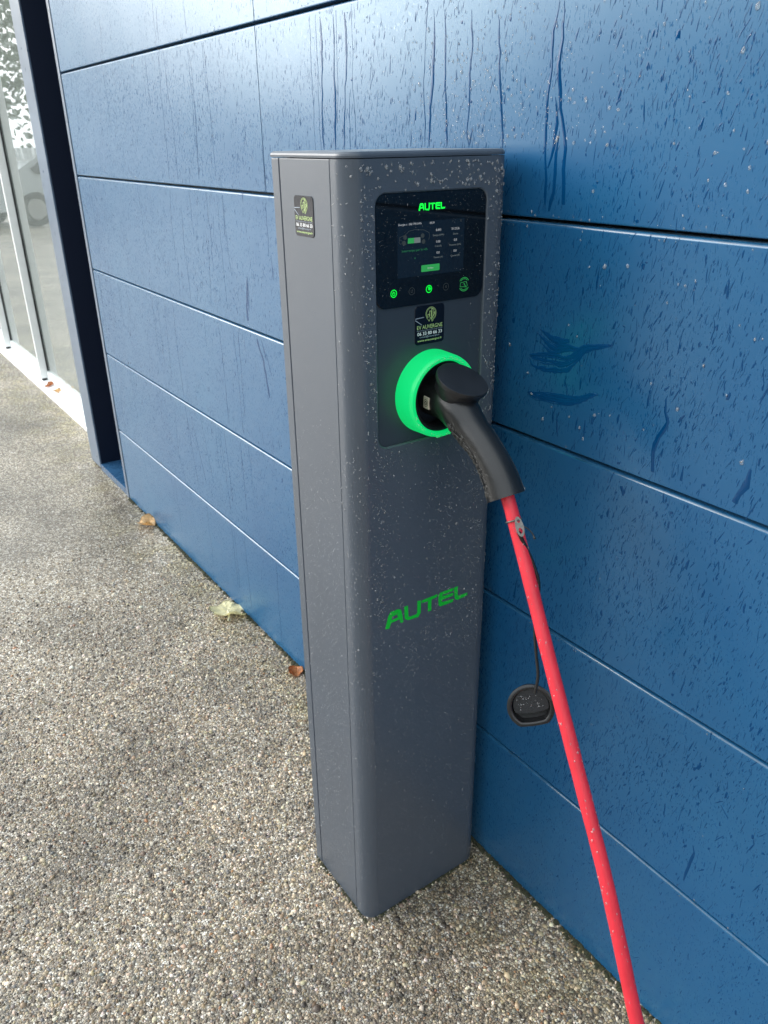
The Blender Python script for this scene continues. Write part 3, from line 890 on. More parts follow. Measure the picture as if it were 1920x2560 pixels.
scr = plate('screen', on_front, XM + .0002, .0022, rrect(-.2856, -.0769, 1.2978, 1.4592, .0165), M['screen'], st)
XS = XM + .0024
g = lambda k: on_front(XS + .00012 * k)
flat('display_area', g(1), [[[(-.2468, 1.3405), (-.1195, 1.3405), (-.1195, 1.4185), (-.2468, 1.4185)]]], M['lcd'], scr)
def autel(a0, b0, s, sy): return [[[(a0 + x * s / 1000, b0 + y * sy / 1000) for x, y in lp] for lp in loops] for loops in AUTEL]
flat('brand_logo', g(2), autel(-.2088, 1.4332, .258, .31), M['neon'], scr)
def W(body, a, b, w, h, mat, align='C', name='screen_text', k=3): return writing(name, body, g(k), a, b, w, h, M[mat], scr, align)
W('Energie n : SAE 790 kWh', -.245, 1.4145, .042, .0030, 'ui_white', 'L')
W('09:39', -.1830, 1.4140, .0088, .0030, 'ui_white')
for a, b, t, w in ((-.1705, 1.4030, '8.893', .0098), (-.1372, 1.4030, '01:23:26', .0152), (-.1707, 1.3864, '0.00', .0078), (-.1370, 1.3866, '0.0', .0058), (-.1707, 1.3704, '0.0', .0058), (-.1372, 1.3706, '0.0', .0058)):
    W(t, a, b, w, .0034, 'ui_white')
for a, b, t, w in ((-.1703, 1.3962, 'Energie (kWh)', .0212), (-.1369, 1.3958, 'Durée', .0094), (-.1705, 1.3803, 'Coût (€)', .0128), (-.1371, 1.3799, 'Puissance (kW)', .0226), (-.1705, 1.3641, 'Tension (V)', .0176), (-.1369, 1.3640, 'Courant (A)', .0176)):
    W(t, a, b, w, .0026, 'ui_grey')
W('Interrompu par le véh.', -.2146, 1.3772, .0486, .0036, 'ui_dim')
flat('stop_button', g(2), [[rrect(-.2026, -.1672, 1.3458, 1.3557, .0012, 3)]], M['ui_green'], scr)
W('Arrêter', -.1850, 1.3494, .0120, .0030, 'ui_white', name='button_text')
flat('battery_charge', g(2), [[[(-.2283, 1.3888), (-.2166, 1.3888), (-.2166, 1.3964), (-.2277, 1.3964)]]], M['ui_green'], scr)
flat('battery_rest', g(2), [[[(-.2164, 1.3888), (-.2045, 1.3888), (-.2048, 1.3964), (-.2164, 1.3964)]]], M['ui_grey'], scr)
def circle(a, b, r, n=20, t0=0, t1=360): return [(a + r * math.cos(math.radians(t0 + (t1 - t0) * i / n)), b + r * math.sin(math.radians(t0 + (t1 - t0) * i / n))) for i in range(n + 1)]
for a, b in ((-.2330, 1.3980), (-.2349, 1.3900), (-.2006, 1.3982), (-.1987, 1.3899)):
    flat('car_wheel', g(2), [[circle(a, b, .0031)[:-1]]], M['ui_faint'], scr, [(circle(a, b, .0031), .0006)])
flat('car_outline', g(2), [], M['ui_faint'], scr, [([(-.2433, 1.3945), (-.2428, 1.3985), (-.2330, 1.4012), (-.2260, 1.4062), (-.2150, 1.4078), (-.1980, 1.4062), (-.1885, 1.4020), (-.1874, 1.3960), (-.1890, 1.3920)], .0007), (circle(-.2410, 1.3920, .0028), .0006)])
flat('battery_mark', g(2), [[[(-.2152, 1.3660), (-.2140, 1.3660), (-.2140, 1.3682), (-.2152, 1.3682)]]], M['ui_dim'], scr)
flat('close_mark', g(2), [], M['ui_faint'], scr, [([(-.1285, 1.4168), (-.1253, 1.4136)], .0006), ([(-.1253, 1.4168), (-.1285, 1.4136)], .0006)])
def icon(a, mat, lines, r=.0053, w=.0011):
    flat('status_icon', g(2), [], M[mat], scr, [(circle(a, 1.3193, r, 24), w)] + lines)
icon(-.2542, 'neon', [(circle(-.2542, 1.3190, .0024, 14, 125, 415), .0009), ([(-.2542, 1.3190), (-.2542, 1.3222)], .0009)])
icon(-.2203, 'ui_faint', [([(-.2217, 1.3215), (-.2217, 1.3175), (-.2190, 1.3175)], .0006), ([(-.2190, 1.3212), (-.2190, 1.3180)], .0006)], w=.0006)
icon(-.1873, 'neon', [(circle(-.1893, 1.3172, .0042, 8, 5, 85), .0012), (circle(-.1893, 1.3172, .0024, 6, 5, 85), .0012), (circle(-.1893, 1.3172, .0058, 8, 12, 78), .0010)])
icon(-.1536, 'ui_faint', [([(-.1550, 1.3205), (-.1524, 1.3182), (-.1536, 1.3172), (-.1536, 1.3214), (-.1524, 1.3204), (-.1550, 1.3180)], .0005)], w=.0006)
flat('card_icon', g(2), [], M['ui_green'], scr, [(circle(-.1166, 1.3193, .0105, 14, 32, 148), .0009), (circle(-.1166, 1.3193, .0085, 12, 40, 140), .0008), (circle(-.1166, 1.3193, .0105, 14, 212, 328), .0009), (circle(-.1166, 1.3193, .0085, 12, 220, 320), .0008),
      ([(-.1240, 1.3222), (-.1120, 1.3232), (-.1098, 1.3165), (-.1120, 1.3150), (-.1248, 1.3160), (-.1240, 1.3222)], .0007), ([(-.1180, 1.3210), (-.1150, 1.3195), (-.1170, 1.3180), (-.1135, 1.3172), (-.1140, 1.3140)], .0007)])

# light ring and socket
CY, CZ = -.1815, 1.155
ring = from_bm('light_ring', lathe_x([(XM - .001, .0692), (XF + .028, .0680), (XF + .0335, .0668), (XF + .0360, .0645), (XF + .0362, .0600), (XF + .0345, .0580), (XM - .001, .0578)], CY, CZ, 96), M['ring'], st, 40)
from_bm('socket', lathe_x([(XF + .0300, .0577), (XF + .0315, .0565), (XF + .0310, .0535), (XF + .0270, .0505), (XF + .006, .0485), (XF + .0055, .0004)], CY, CZ, 72, closed=False), M['socket'], st, 30)

# lower brand name
flat('brand_name', on_front(XF + .0003), autel(-.2800, .7300, 1.0, 1.0), M['logo'], st)

# stickers
def sticker(frame_of, base, sgn, a0, a1, b0, b1, label):
    s = plate('sticker', frame_of, base + sgn * .0002, sgn * .0008, rrect(a0, a1, b0, b1, .006, 6), M['sticker'], st, .0006)
    tag(s, label)
    f = lambda k: frame_of(base + sgn * (.0010 + .00012 * k))
    w = a1 - a0; h = b1 - b0
    A = lambda u: a0 + u * w
    B = lambda v: b0 + v * h
    lime = M['print_lime']
    c = (A(.535), B(.775)); r = .175 * w
    def L_(pts): return [(c[0] + x * r, c[1] + y * r) for x, y in pts]
    lines = [(circle(*c, r, 28, -75, 235), .0007), (circle(*c, r * .86, 26, -62, 222), .0006),
             (L_([(-.60, -.80), (-.35, -1.12), (-.05, -.55), (.22, -1.2), (.45, -1.0), (.26, -.95)]), .0008),
             (L_([(-.62, -.60), (-.62, -.05), (-.34, -.05), (-.34, -.55)]), .0008),
             (L_([(-.28, -.35), (-.28, .40), (.02, .40), (.02, -.45)]), .0008),
             (L_([(.12, -1.0), (.12, .80), (.40, .62), (.40, -.30), (.18, -.80)]), .0009),
             (L_([(.22, -.75), (.78, .15), (.78, -.25)]), .0009), (L_([(.55, .05), (.78, .30), (.84, .05)]), .0008)]
    flat('emblem', f(1), [], lime, s, lines)
    writing('business_name', 'EV AUVERGNE', f(1), A(.50), B(.405), w * .86, h * .105, lime, s)
    writing('trade_line', 'PHOTOVOLTAIQUE | IRVE | ELECTRICITE', f(1), A(.50), B(.355), w * .86, h * .026, M['print_grey'], s)
    writing('phone_number', '06 33 80 66 33', f(1), A(.50), B(.245), w * .84, h * .088, M['print_white'], s, bold=.012)
    writing('mail_address', 'contact@evauvergne.fr', f(1), A(.50), B(.180), w * .68, h * .046, M['print_grey'], s)
    writing('web_address', 'www.evauvergne.fr', f(1), A(.50), B(.085), w * .84, h * .056, lime, s, bold=.01)
    flat('sun_ray', f(1), [[[(A(.01), B(.70)), (A(.30), B(.715)), (A(.30), B(.70)), (A(.01), B(.682))]], [[(A(.01), B(.665)), (A(.24), B(.515)), (A(.22), B(.515)), (A(.01), B(.640))]]], M['print_grey'], s)
    return s
sticker(on_front, XM, 1, -.2126, -.1542, 1.2340, 1.2945, 'black contact sticker below the screen')
sticker(on_side, Y1 + .0008, -1, -1.1307, -1.0735, 1.3966, 1.4545, 'black contact sticker on the side panel')

# rain on the station
def station_rain():
    pts, nrs, rs, el = [], [], [], []
    def front_point(s):
        """s = distance along the plan outline from the seam, returns (x, y, nx, ny)"""
        l1 = XF - R0 + 1.0228; l2 = R0 * math.pi / 2; l3 = (Y2 - Y1) - 2 * R0
        if s < l1: return -1.0228 + s, Y1, 0, -1
        s -= l1
        if s < l2:
            t = s / R0
            return XF - R0 + R0 * math.sin(t), Y1 + R0 - R0 * math.cos(t), math.sin(t), -math.cos(t)
        s -= l2
        if s < l3: return XF, Y1 + R0 + s, 1, 0
        s -= l3
        t = min(s / R0, math.pi / 2)
        return XF - R0 + R0 * math.cos(t), Y2 - R0 + R0 * math.sin(t), math.cos(t), math.sin(t)
    TOT = (XF - R0 + 1.0228) + R0 * math.pi + (Y2 - Y1) - 2 * R0 - .01
    for i in range(26000):
        s = rnd.uniform(0.0, TOT); z = rnd.uniform(.02, 1.50)
        x, y, nx, ny = front_point(s)
        inside = (x == XF and -.2885 < y < -.0740 and 1.0745 < z < 1.4625)
        if inside: continue
        clump = .5 + .5 * math.sin(y * 61 + 3 * math.sin(z * 9)) * math.sin(z * 13 + 2 * math.sin(y * 40))
        if z < 1.07: clump = .3 * clump + .7 * (.5 + .5 * math.sin(y * 150 + 1.6 * math.sin(z * 4 + y * 20) + 2 * math.sin(y * 37))) ** 1.4
        if z > 1.46: d, m_, sg = .55 if y > -.312 else .05, .00140, .42
        elif z > 1.07: d, m_, sg = (.70 if -.312 < y < -.286 or y > -.076 else .16), .00088, .40
        elif z > .62: d, m_, sg = (.95 if y > -.312 else .5), .00074, .36
        else: d, m_, sg = .30 + .6 * (z / .62) ** 1.5, .00058, .36
        if 0.7 < z < 1.07 and -.235 < y < -.185: d *= .18
        if rnd.random() > d * (.22 + .78 * clump): continue
        r = min(.0030, max(.00035, rnd.lognormvariate(math.log(m_), sg)))
        pts.append((x, y, z)); nrs.append((nx, ny, 0)); rs.append(r); el.append(rnd.uniform(1.0, 1.45))
    for i in range(5600):                        # side and back strip: dry at the top, fine beads below
        x = rnd.uniform(XB + .002, -1.026); z = rnd.uniform(.02, 1.45)
        if abs(x + 1.1733) < .003: continue
        d = 0.03 if z > 1.12 else (.95 if z > .35 else .30 + .65 * z / .35)
        if z > .95: d *= max(.05, (1.18 - z) / .23)
        if rnd.random() > d: continue
        pts.append((x, Y1 + .0007, z)); nrs.append((0, -1, 0)); rs.append(min(.0017, rnd.lognormvariate(math.log(.00060), .38))); el.append(rnd.uniform(1, 1.5))
    for i in range(900):                         # tiny beads on the screen glass
        y = rnd.uniform(-.283, -.079); z = rnd.uniform(1.315, 1.457)
        if rnd.random() > (.25 + .75 * (abs(y + .1815) / .10)) * (.35 + .65 * (z - 1.30) / .16): continue
        pts.append((XS, y, z)); nrs.append((1, 0, 0)); rs.append(min(.0010, rnd.lognormvariate(math.log(.00040), .32))); el.append(1.1)
    for i in range(26):                          # a few on the inset panel
        pts.append((XM, rnd.uniform(-.105, -.078), rnd.uniform(1.10, 1.29))); nrs.append((1, 0, 0)); rs.append(rnd.uniform(.0004, .0010)); el.append(1.3)
    for i in range(150):                         # flat top of the ring
        t = rnd.choice([rnd.uniform(200, 300), rnd.uniform(40, 150)]); r_ = rnd.uniform(.061, .0645)
        pts.append((XF + .0361, CY + r_ * math.cos(math.radians(t)), CZ + r_ * math.sin(math.radians(t)))); nrs.append((1, 0, 0)); rs.append(rnd.uniform(.0004, .0011)); el.append(1.1)
    for i in range(9):                           # beads hanging from the ring
        t = math.radians(rnd.uniform(240, 292)); r_ = .0668
        pts.append((XF + rnd.uniform(.024, .034), CY + r_ * math.cos(t), CZ + r_ * math.sin(t))); nrs.append((0, math.cos(t), math.sin(t))); rs.append(rnd.uniform(.0014, .0024)); el.append(1.0)
    P = np.array(pts); Nn = np.array(nrs, float); r = np.array(rs)
    down = np.tile([0., 0., -1.], (len(P), 1)) + rng.normal(0, .12, (len(P), 3))
    down -= Nn * np.sum(Nn * down, 1)[:, None]
    down /= np.linalg.norm(down, axis=1)[:, None]
    big = r > .0009
    for sel, sg in ((big, 9), (~big, 6)):
        tag(domes('rain_bead', P[sel], Nn[sel], down[sel], r[sel], (r * np.array(el))[sel], r[sel] * .80, M['water'], st, seg=sg, tear=.2, irregular=.08), kind='stuff')
station_rain()

# ------------------------------------------------------------------ charging cable with its connector
cb = tag(empty('charging_cable', (XF + .05, CY, CZ)), 'bright red charging cable with black angled connector plugged into the green ring', 'cable')
hp = spline([(XF + .008, CY, 1.1515), (-.953, CY, 1.1515), (-.930, CY, 1.1490), (-.905, CY, 1.1380), (-.880, CY, 1.1190), (-.846, CY, 1.0970), (-.814, CY, 1.0660), (-.7935, CY - .0005, 1.0345)], 6)
rr_ = np.interp(np.linspace(0, 1, len(hp)), [0, .15, .28, .42, .55, .72, .9, 1], [.0325, .0325, .0325, .0315, .0280, .0258, .0280, .0300])
conn = from_bm('connector', tube(hp, rr_, 28, ell=[(1.0, 1.0)] * len(hp)), M['black'], cb, 50)
# moulded seam down the handle and worn grip underneath
seam = []
d45 = Vector((1, 0, -1)).normalized(); n45 = Vector((1, 0, 1)).normalized()
for i in range(22, len(hp) - 1):
    t = (hp[min(i + 1, len(hp) - 1)] - hp[i - 1]).normalized()
    nrm = Vector((0, 1, 0)).cross(t)
    nrm = nrm if nrm.z > 0 else -nrm
    seam.append(hp[i] + (Vector((0, 1, 0)) * .80 + nrm * .55).normalized() * (rr_[i] + .0001))
from_bm('mould_line', tube(seam, .0008, 6), M['blackp'], conn, 60)
gp, gn, gr_, gd = [], [], [], []
for i in range(170):
    k = rnd.uniform(20, len(hp) - 2); i0 = int(k)
    p = hp[i0].lerp(hp[i0 + 1], k - i0); t = (hp[i0 + 1] - hp[i0]).normalized()
    nrm = Vector((0, 1, 0)).cross(t); nrm = nrm if nrm.z > 0 else -nrm
    ph = math.radians(rnd.gauss(200, 11))
    nv = (Vector((0, 1, 0)) * math.cos(ph) + nrm * math.sin(ph)).normalized()
    gp.append(p + nv * (rr_[i0] - .0002)); gn.append(nv); gd.append((t + Vector((0, rnd.gauss(0, .3), 0))).normalized()); gr_.append(rnd.uniform(.0008, .0020))
gn_ = np.array(gn); gd_ = np.array(gd); gd_ -= gn_ * np.sum(gn_ * gd_, 1)[:, None]; gd_ /= np.linalg.norm(gd_, axis=1)[:, None]
gr_ = np.array(gr_)
tag(domes('worn_grip', np.array(gp), gn_, gd_, gr_, gr_ * rng.uniform(1.5, 3.0, len(gr_)), gr_ * .55, plain('worn_rubber', (.034, .033, .031), .6, bump=.4), conn, seg=6, irregular=.3), kind='stuff')
# lid on top of the bend
def lid():
    e1 = Vector((math.cos(math.radians(28)), 0, -math.sin(math.radians(28)))); e2 = Vector((0, 1, 0)); nn = Vector((math.sin(math.radians(28)), 0, math.cos(math.radians(28))))
    c0 = Vector((-.9065, CY, 1.1935))
    def rad(t): return .0385 * (1 + .11 * max(0, math.cos(t - math.radians(40))) ** 6 + .05 * math.cos(2 * (t - math.radians(40))))
    bm = bmesh.new(); n = 56
    def rg(s, h): return [bm.verts.new(c0 + (e1 * math.cos(2 * math.pi * k / n) + e2 * math.sin(2 * math.pi * k / n)) * (rad(2 * math.pi * k / n) * s) + nn * h) for k in range(n)]
    rs = [rg(.60, -.040), rg(.86, -.028), rg(.90, -.0135), rg(.92, -.0095), rg(.985, -.0088), rg(1.0, -.0075), rg(1.0, -.0018), rg(.985, -.0003), rg(.955, 0.0), rg(.5, .0006)]
    for a, b in zip(rs, rs[1:]):
        for k in range(n): bm.faces.new((a[k], a[(k + 1) % n], b[(k + 1) % n], b[k]))
    bm.faces.new(rs[-1]); bm.faces.new(rs[0])
    return from_bm('connector_lid', bm, M['blackp'], conn, 40)
lid()
# lock plate on the neck
LP = on_side(-.2155)
lp = plate('lock_plate', on_side, -.2110, -.0045, [(-.9588, 1.1410), (-.9455, 1.1400), (-.9450, 1.1590), (-.9580, 1.1600)], M['latch'], conn, .0006)
cx_, cz_ = -.9518, 1.1500
flat('hexagon_mark', on_side(-.2157), [], M['gasket'], lp, [([(cx_ + .0050 * math.cos(math.radians(60 * i + 30)), cz_ + .0062 * math.sin(math.radians(60 * i + 30))) for i in range(7)], .0007), (circle(cx_, cz_, .0024, 14), .0012)])
# the cable itself
cp = [(-.808, CY, 1.056), (-.7879, -.1825, 1.0319), (-.7413, -.187, .9503), (-.6786, -.197, .8441), (-.6156, -.207, .7397), (-.5554, -.2175, .6433), (-.4959, -.228, .5486), (-.4425, -.237, .4484), (-.3899, -.246, .3476),
      (-.318, -.262, .245), (-.225, -.290, .145), (-.115, -.335, .060), (.02, -.40, .0125), (.25, -.52, .0125), (.60, -.66, .0125), (1.1, -.80, .0125), (1.8, -.90, .0125)]
cpath = spline(cp, 10)
CR = .0106
from_bm('cable', tube(cpath, [CR * (1 + .012 * math.sin(i * .9) + rnd.gauss(0, .004)) for i in range(len(cpath))], 20), M['red'], cb, 60)
cgx, cgn, cgr = [], [], []
for i in range(480):
    k = rnd.uniform(8, 95); i0 = int(k)
    p = cpath[i0].lerp(cpath[i0 + 1], k - i0); t = (cpath[i0 + 1] - cpath[i0]).normalized()
    ref = Vector((0, 0, 1)); s_ = t.cross(ref).normalized(); w_ = s_.cross(t)
    ph = rnd.uniform(0, 2 * math.pi)
    nv = s_ * math.cos(ph) + w_ * math.sin(ph)
    if nv.z < -.15 or rnd.random() < .25: continue
    cgx.append(p + nv * CR * .985); cgn.append(nv); cgr.append(min(.0021, rnd.lognormvariate(math.log(.00095), .4)))
cgn_ = np.array(cgn); dn = np.tile([0., 0., -1.], (len(cgn), 1)); dn -= cgn_ * np.sum(cgn_ * dn, 1)[:, None]; dn += rng.normal(0, .05, dn.shape); dn -= cgn_ * np.sum(cgn_ * dn, 1)[:, None]; dn /= np.linalg.norm(dn, axis=1)[:, None]
cgr = np.array(cgr)
tag(domes('rain_bead', np.array(cgx), cgn_, dn, cgr, cgr * 1.25, cgr * .62, M['water'], cb, seg=8), kind='stuff')

# ------------------------------------------------------------------ dust cap hanging on its cord
dc = tag(empty('dust_cap', (-.6994, -.19, .6969)), 'small black rubber dust cap hanging by a thin cord from the red cable', 'cap')
to_cam = (CAM - Vector((-.6994, -.19, .6969))).normalized()
ax_n = (to_cam + Vector((0.05, -.05, -.30))).normalized()
ax_u = (Vector((0, 0, 1)) - ax_n * ax_n.z).normalized()
ax_r = ax_u.cross(ax_n).normalized()
rot = math.radians(-16)
ax_u, ax_r = ax_u * math.cos(rot) + ax_r * math.sin(rot), ax_r * math.cos(rot) - ax_u * math.sin(rot)
def cap_frame(d): return lambda a, b: tuple(Vector((-.6994, -.19, .6969)) + ax_r * a + ax_u * b + ax_n * d)
def dshape(s, n=48, flat_at=-.76, squash=.96):
    o = []
    for i in range(n):
        t = 2 * math.pi * i / n
        x, y = math.cos(t), math.sin(t) * squash
        if y < flat_at: y = flat_at - (flat_at - y) * .25
        o.append((x * s, y * s + .003))
    return o
def cap_shell():
    bm = bmesh.new()
    prof = [(.0310, -.026), (.0330, -.024), (.0345, -.004), (.0380, -.0035), (.0383, .0005), (.0350, .0020), (.0322, .0018), (.0305, .0005), (.0285, -.019), (.0003, -.0195)]
    rs = [[bm.verts.new(cap_frame(d)(*p)) for p in dshape(s)] for s, d in prof]
    for a, b in zip(rs, rs[1:]):
        for k in range(len(a)): bm.faces.new((a[k], a[(k + 1) % len(a)], b[(k + 1) % len(a)], b[k]))
    bm.faces.new(rs[0])
    return from_bm('cap_shell', bm, M['black'], dc, 40)
cap_shell()
# raised half inside the cap
bm = bmesh.new()
half = [(x, y) for x, y in dshape(.0290) if y > -.0062]
half.sort(key=lambda p: math.atan2(p[1] + .0062, p[0]))
chord = [(-.0268 + .0536 * i / 12, -.0062 - .0035 * math.sin(math.pi * i / 12)) for i in range(13)]
loop = half + [c for c in chord]
r1 = [bm.verts.new(cap_frame(-.0188)(*p)) for p in loop]; r2 = [bm.verts.new(cap_frame(-.0085)(*p)) for p in loop]; r3 = [bm.verts.new(cap_frame(-.0078)(p[0] * .975, p[1] * .975 + .0002)) for p in loop]
for a, b in ((r1, r2), (r2, r3)):
    for k in range(len(a)): bm.faces.new((a[k], a[(k + 1) % len(a)], b[(k + 1) % len(a)], b[k]))
bm.faces.new(r3)
from_bm('inner_step', bm, M['blackp'], dc, 40)
q_ = [(rnd.uniform(-.021, .021), rnd.uniform(-.002, .022)) for _ in range(26)]
q_ = np.array([cap_frame(-.0077)(*p) for p in q_]); qr = rng.uniform(.0006, .0017, len(q_))
tag(domes('rain_bead', q_, np.tile(np.array(ax_n), (len(q_), 1)), np.tile(-np.array(ax_u), (len(q_), 1)), qr, qr * 1.1, qr * .6, M['water'], dc, seg=9), kind='stuff')
teth = spline([(-.7509, -.1935, .9955), (-.7444, -.1840, .9708), (-.7301, -.178, .942), (-.7193, -.176, .915), (-.7184, -.176, .8726), (-.7147, -.18, .8321), (-.7035, -.184, .795), (-.693, -.188, .7648), (-.6935, -.191, .7330)], 8)
from_bm('cord', tube(teth, [np.interp(i, [0, 8, 26, 40, 64], [.0028, .0034, .0032, .0024, .0026]) for i in range(len(teth))], 10), M['black'], dc, 60)
# zinc eyelet tied to the cable
cdir = (Vector((-.7413, -.187, .9503)) - Vector((-.7879, -.1825, 1.0319))).normalized()
ec = Vector((-.7560, -.1890, 1.0010)) + Vector((.0085, -.0070, .0060))
en = (CAM - ec).normalized(); en = (en - cdir * en.dot(cdir)).normalized(); es_ = cdir.cross(en).normalized()
def eye_frame(d): return lambda a, b: tuple(ec + es_ * a + cdir * b + en * (.0035 + d))
def eyelet():
    outl = [(0.006 * math.cos(math.radians(t)) * (1.0 if math.sin(math.radians(t)) < 0 else 1.05), (.0155 if math.sin(math.radians(t)) > 0 else .0155) * math.sin(math.radians(t))) for t in range(0, 360, 15)]
    h1 = [(.0028 * math.cos(math.radians(t)), .0062 + .0046 * math.sin(math.radians(t))) for t in range(0, 360, 30)]
    h2 = [(.0020 * math.cos(math.radians(t)) - .0006, -.0085 + .0030 * math.sin(math.radians(t))) for t in range(0, 360, 30)]
    bm = bmesh.new()
    for d in (0, .0016): tri_fill(bm, [[eye_frame(d)(*p) for p in lp] for lp in (outl, h1, h2)])
    for lp in (outl, h1, h2):
        a = [bm.verts.new(eye_frame(0)(*p)) for p in lp]; b = [bm.verts.new(eye_frame(.0016)(*p)) for p in lp]
        for k in range(len(a)): bm.faces.new((a[k], a[(k + 1) % len(a)], b[(k + 1) % len(a)], b[k]))
    return from_bm('eyelet', bm, M['steel'], dc)
eyelet()
lc = Vector((-.7720, -.1841, 1.0040))
ring_pts = [lc + (en * math.cos(2 * math.pi * k / 24) + es_ * math.sin(2 * math.pi * k / 24)) * (CR + .0012) for k in range(25)]
from_bm('tie_loop', tube(ring_pts, .0013, 8), M['steel'], dc, 60)
endp = spline([tuple(ec + es_ * -.003 + cdir * -.004), tuple(ec + es_ * .006 + cdir * .002), tuple(ec + es_ * .0135 + cdir * .012 + Vector((0, 0, -.002))), tuple(ec + es_ * .0150 + cdir * .022 + Vector((0, 0, -.004)))], 6)
if (endp[-1] - CAM).dot(RIGHT) < (endp[0] - CAM).dot(RIGHT):
    endp = spline([tuple(ec), tuple(ec - es_ * .008 + cdir * .003), tuple(ec - es_ * .0150 + cdir * .013), tuple(ec - es_ * .0170 + cdir * .024)], 6)
from_bm('loose_end', tube(endp, [.0011] * (len(endp) - 4) + [.0012, .0020, .0021, .0014], 8), M['black'], dc, 60)

# ------------------------------------------------------------------ fallen leaves
def leaf(name, label, loc, size, mat, seed, rz, curl, lobes=5, tilt=(0, 0), depth=.32):
    r_ = random.Random(seed)
    nA, nR = 60, 7
    bm = bmesh.new()
    def rad(t):
        l = abs(math.cos(t * lobes / 2)) ** .8
        return (.5 * (1 - depth) + .5 * depth * l + .02 * math.sin(t * 17 + seed)) * (1.12 - .25 * math.cos(t))
    rads = [rad(2 * math.pi * k / nA) for k in range(nA)]
    ph = [r_.uniform(0, 6.28) for _ in range(6)]
    c = bm.verts.new((0, 0, 0)); rings = []
    for j in range(1, nR + 1):
        s = j / nR
        rg = []
        for k in range(nA):
            t = 2 * math.pi * k / nA
            x, y = rads[k] * s * math.cos(t), rads[k] * s * math.sin(t)
            z = curl * (s ** 2) * (.45 + .55 * math.sin(2 * t + ph[0])) * .5 + .05 * math.sin(9 * x + ph[1]) * s + .04 * math.sin(11 * y + ph[2]) * s + curl * .25 * abs(y) * 2 * math.cos(t + ph[3]) ** 2
            z -= .03 * math.exp(-((t * lobes / (2 * math.pi)) % 1 - .5) ** 2 * 40) * 0
            rg.append(bm.verts.new((x, y, z)))
        rings.append(rg)
    for k in range(nA): bm.faces.new((c, rings[0][k], rings[0][(k + 1) % nA]))
    for a, b in zip(rings, rings[1:]):
        for k in range(nA): bm.faces.new((a[k], b[k], b[(k + 1) % nA], a[(k + 1) % nA]))
    zmin = min(v.co.z for v in bm.verts)
    for v in bm.verts: v.co.z -= zmin
    bm2 = tube([(.02, 0, -zmin), (-.30, .02, -zmin + .05), (-.48, .05, -zmin + .02), (-.60, .10, .02)], [.022, .020, .018, .022], 6)
    for v in bm2.verts: v.co *= size
    for v in bm.verts: v.co *= size
    me = bpy.data.meshes.new('leaf_blade'); bmesh.ops.solidify(bm, geom=bm.faces[:], thickness=.0006); bm.to_mesh(me); bm.free()
    t_ = empty(name, loc); t_.rotation_euler = (tilt[0], tilt[1], rz)
    tag(t_, label, 'leaf')
    for nm, mm, ma in (('leaf_blade', me, mat), ('stalk', None, mat)):
        if mm is None: mm = bpy.data.meshes.new('stalk'); bm2.to_mesh(mm); bm2.free()
        o = bpy.data.objects.new(nm, mm); mm.materials.append(ma); C.objects.link(o); o.parent = t_
        mm.polygons.foreach_set('use_smooth', [True] * len(mm.polygons))
leaf('fallen_leaf', 'large pale yellow crumpled leaf lying against the foot of the blue wall', (-2.300, -.052, .003), .125, M['leaf_pale'], 4, 2.9, .32, 5, (.12, .10), .26)
leaf('fallen_leaf', 'small curled tan leaf beside the wall corner trim, farthest of the leaves on the ground', (-3.16, -.035, .003), .075, M['leaf_tan'], 5, .6, .8, 3, (0, .1), .15)
leaf('fallen_leaf', 'rusty orange leaf half hidden behind the charging pedestal', (-1.845, -.024, .003), .045, M['leaf_rust'], 8, 1.3, .7, 3, (.15, 0), .2)
leaf('fallen_leaf', 'tiny orange leaf on the white sill beside the mullion foot', (-5.60, .165, .035), .055, M['leaf_rust'], 11, .3, .5, 3, (.28, 0), .2)
leaf('fallen_leaf', 'tiny tan leaf on the white sill close to the blue post', (-5.42, .170, .036), .055, M['leaf_tan'], 13, 2.0, .5, 3, (.28, 0), .2)

# moss and grit in the joint between wall and ground
n = 2600
mxx = rng.uniform(-3.5, .3, n)
k = rng.random(n) < (.25 + .75 * (np.sin(mxx * 11) * np.sin(mxx * 4.7 + 1) > -.1))
mxx = mxx[k]; n = len(mxx)
P = np.stack([mxx, -np.abs(rng.normal(0, .005, n)) - .0005, np.zeros(n)], 1)
e1 = np.stack([rng.uniform(XB, XF, 150), Y1 - np.abs(rng.normal(0, .003, 150)), np.zeros(150)], 1)
e2 = np.stack([XF + np.abs(rng.normal(0, .003, 220)), rng.uniform(Y1 + .02, Y2, 220), np.zeros(220)], 1)
P = np.concatenate([P, e1, e2]); n = len(P)
ang = rng.uniform(0, 6.28, n)
r = rng.uniform(.002, .006, n); r[-370:] *= .5
tag(domes('moss', P, np.tile([0., -.25, .97], (n, 1)), np.stack([np.cos(ang), np.sin(ang), np.zeros(n)], 1), r, r * 1.3, r * rng.uniform(.4, 1.0, n), M['moss'], None, seg=6, irregular=.3),
    'dark moss and grit along the foot of the blue wall and charger', 'moss', kind='stuff')

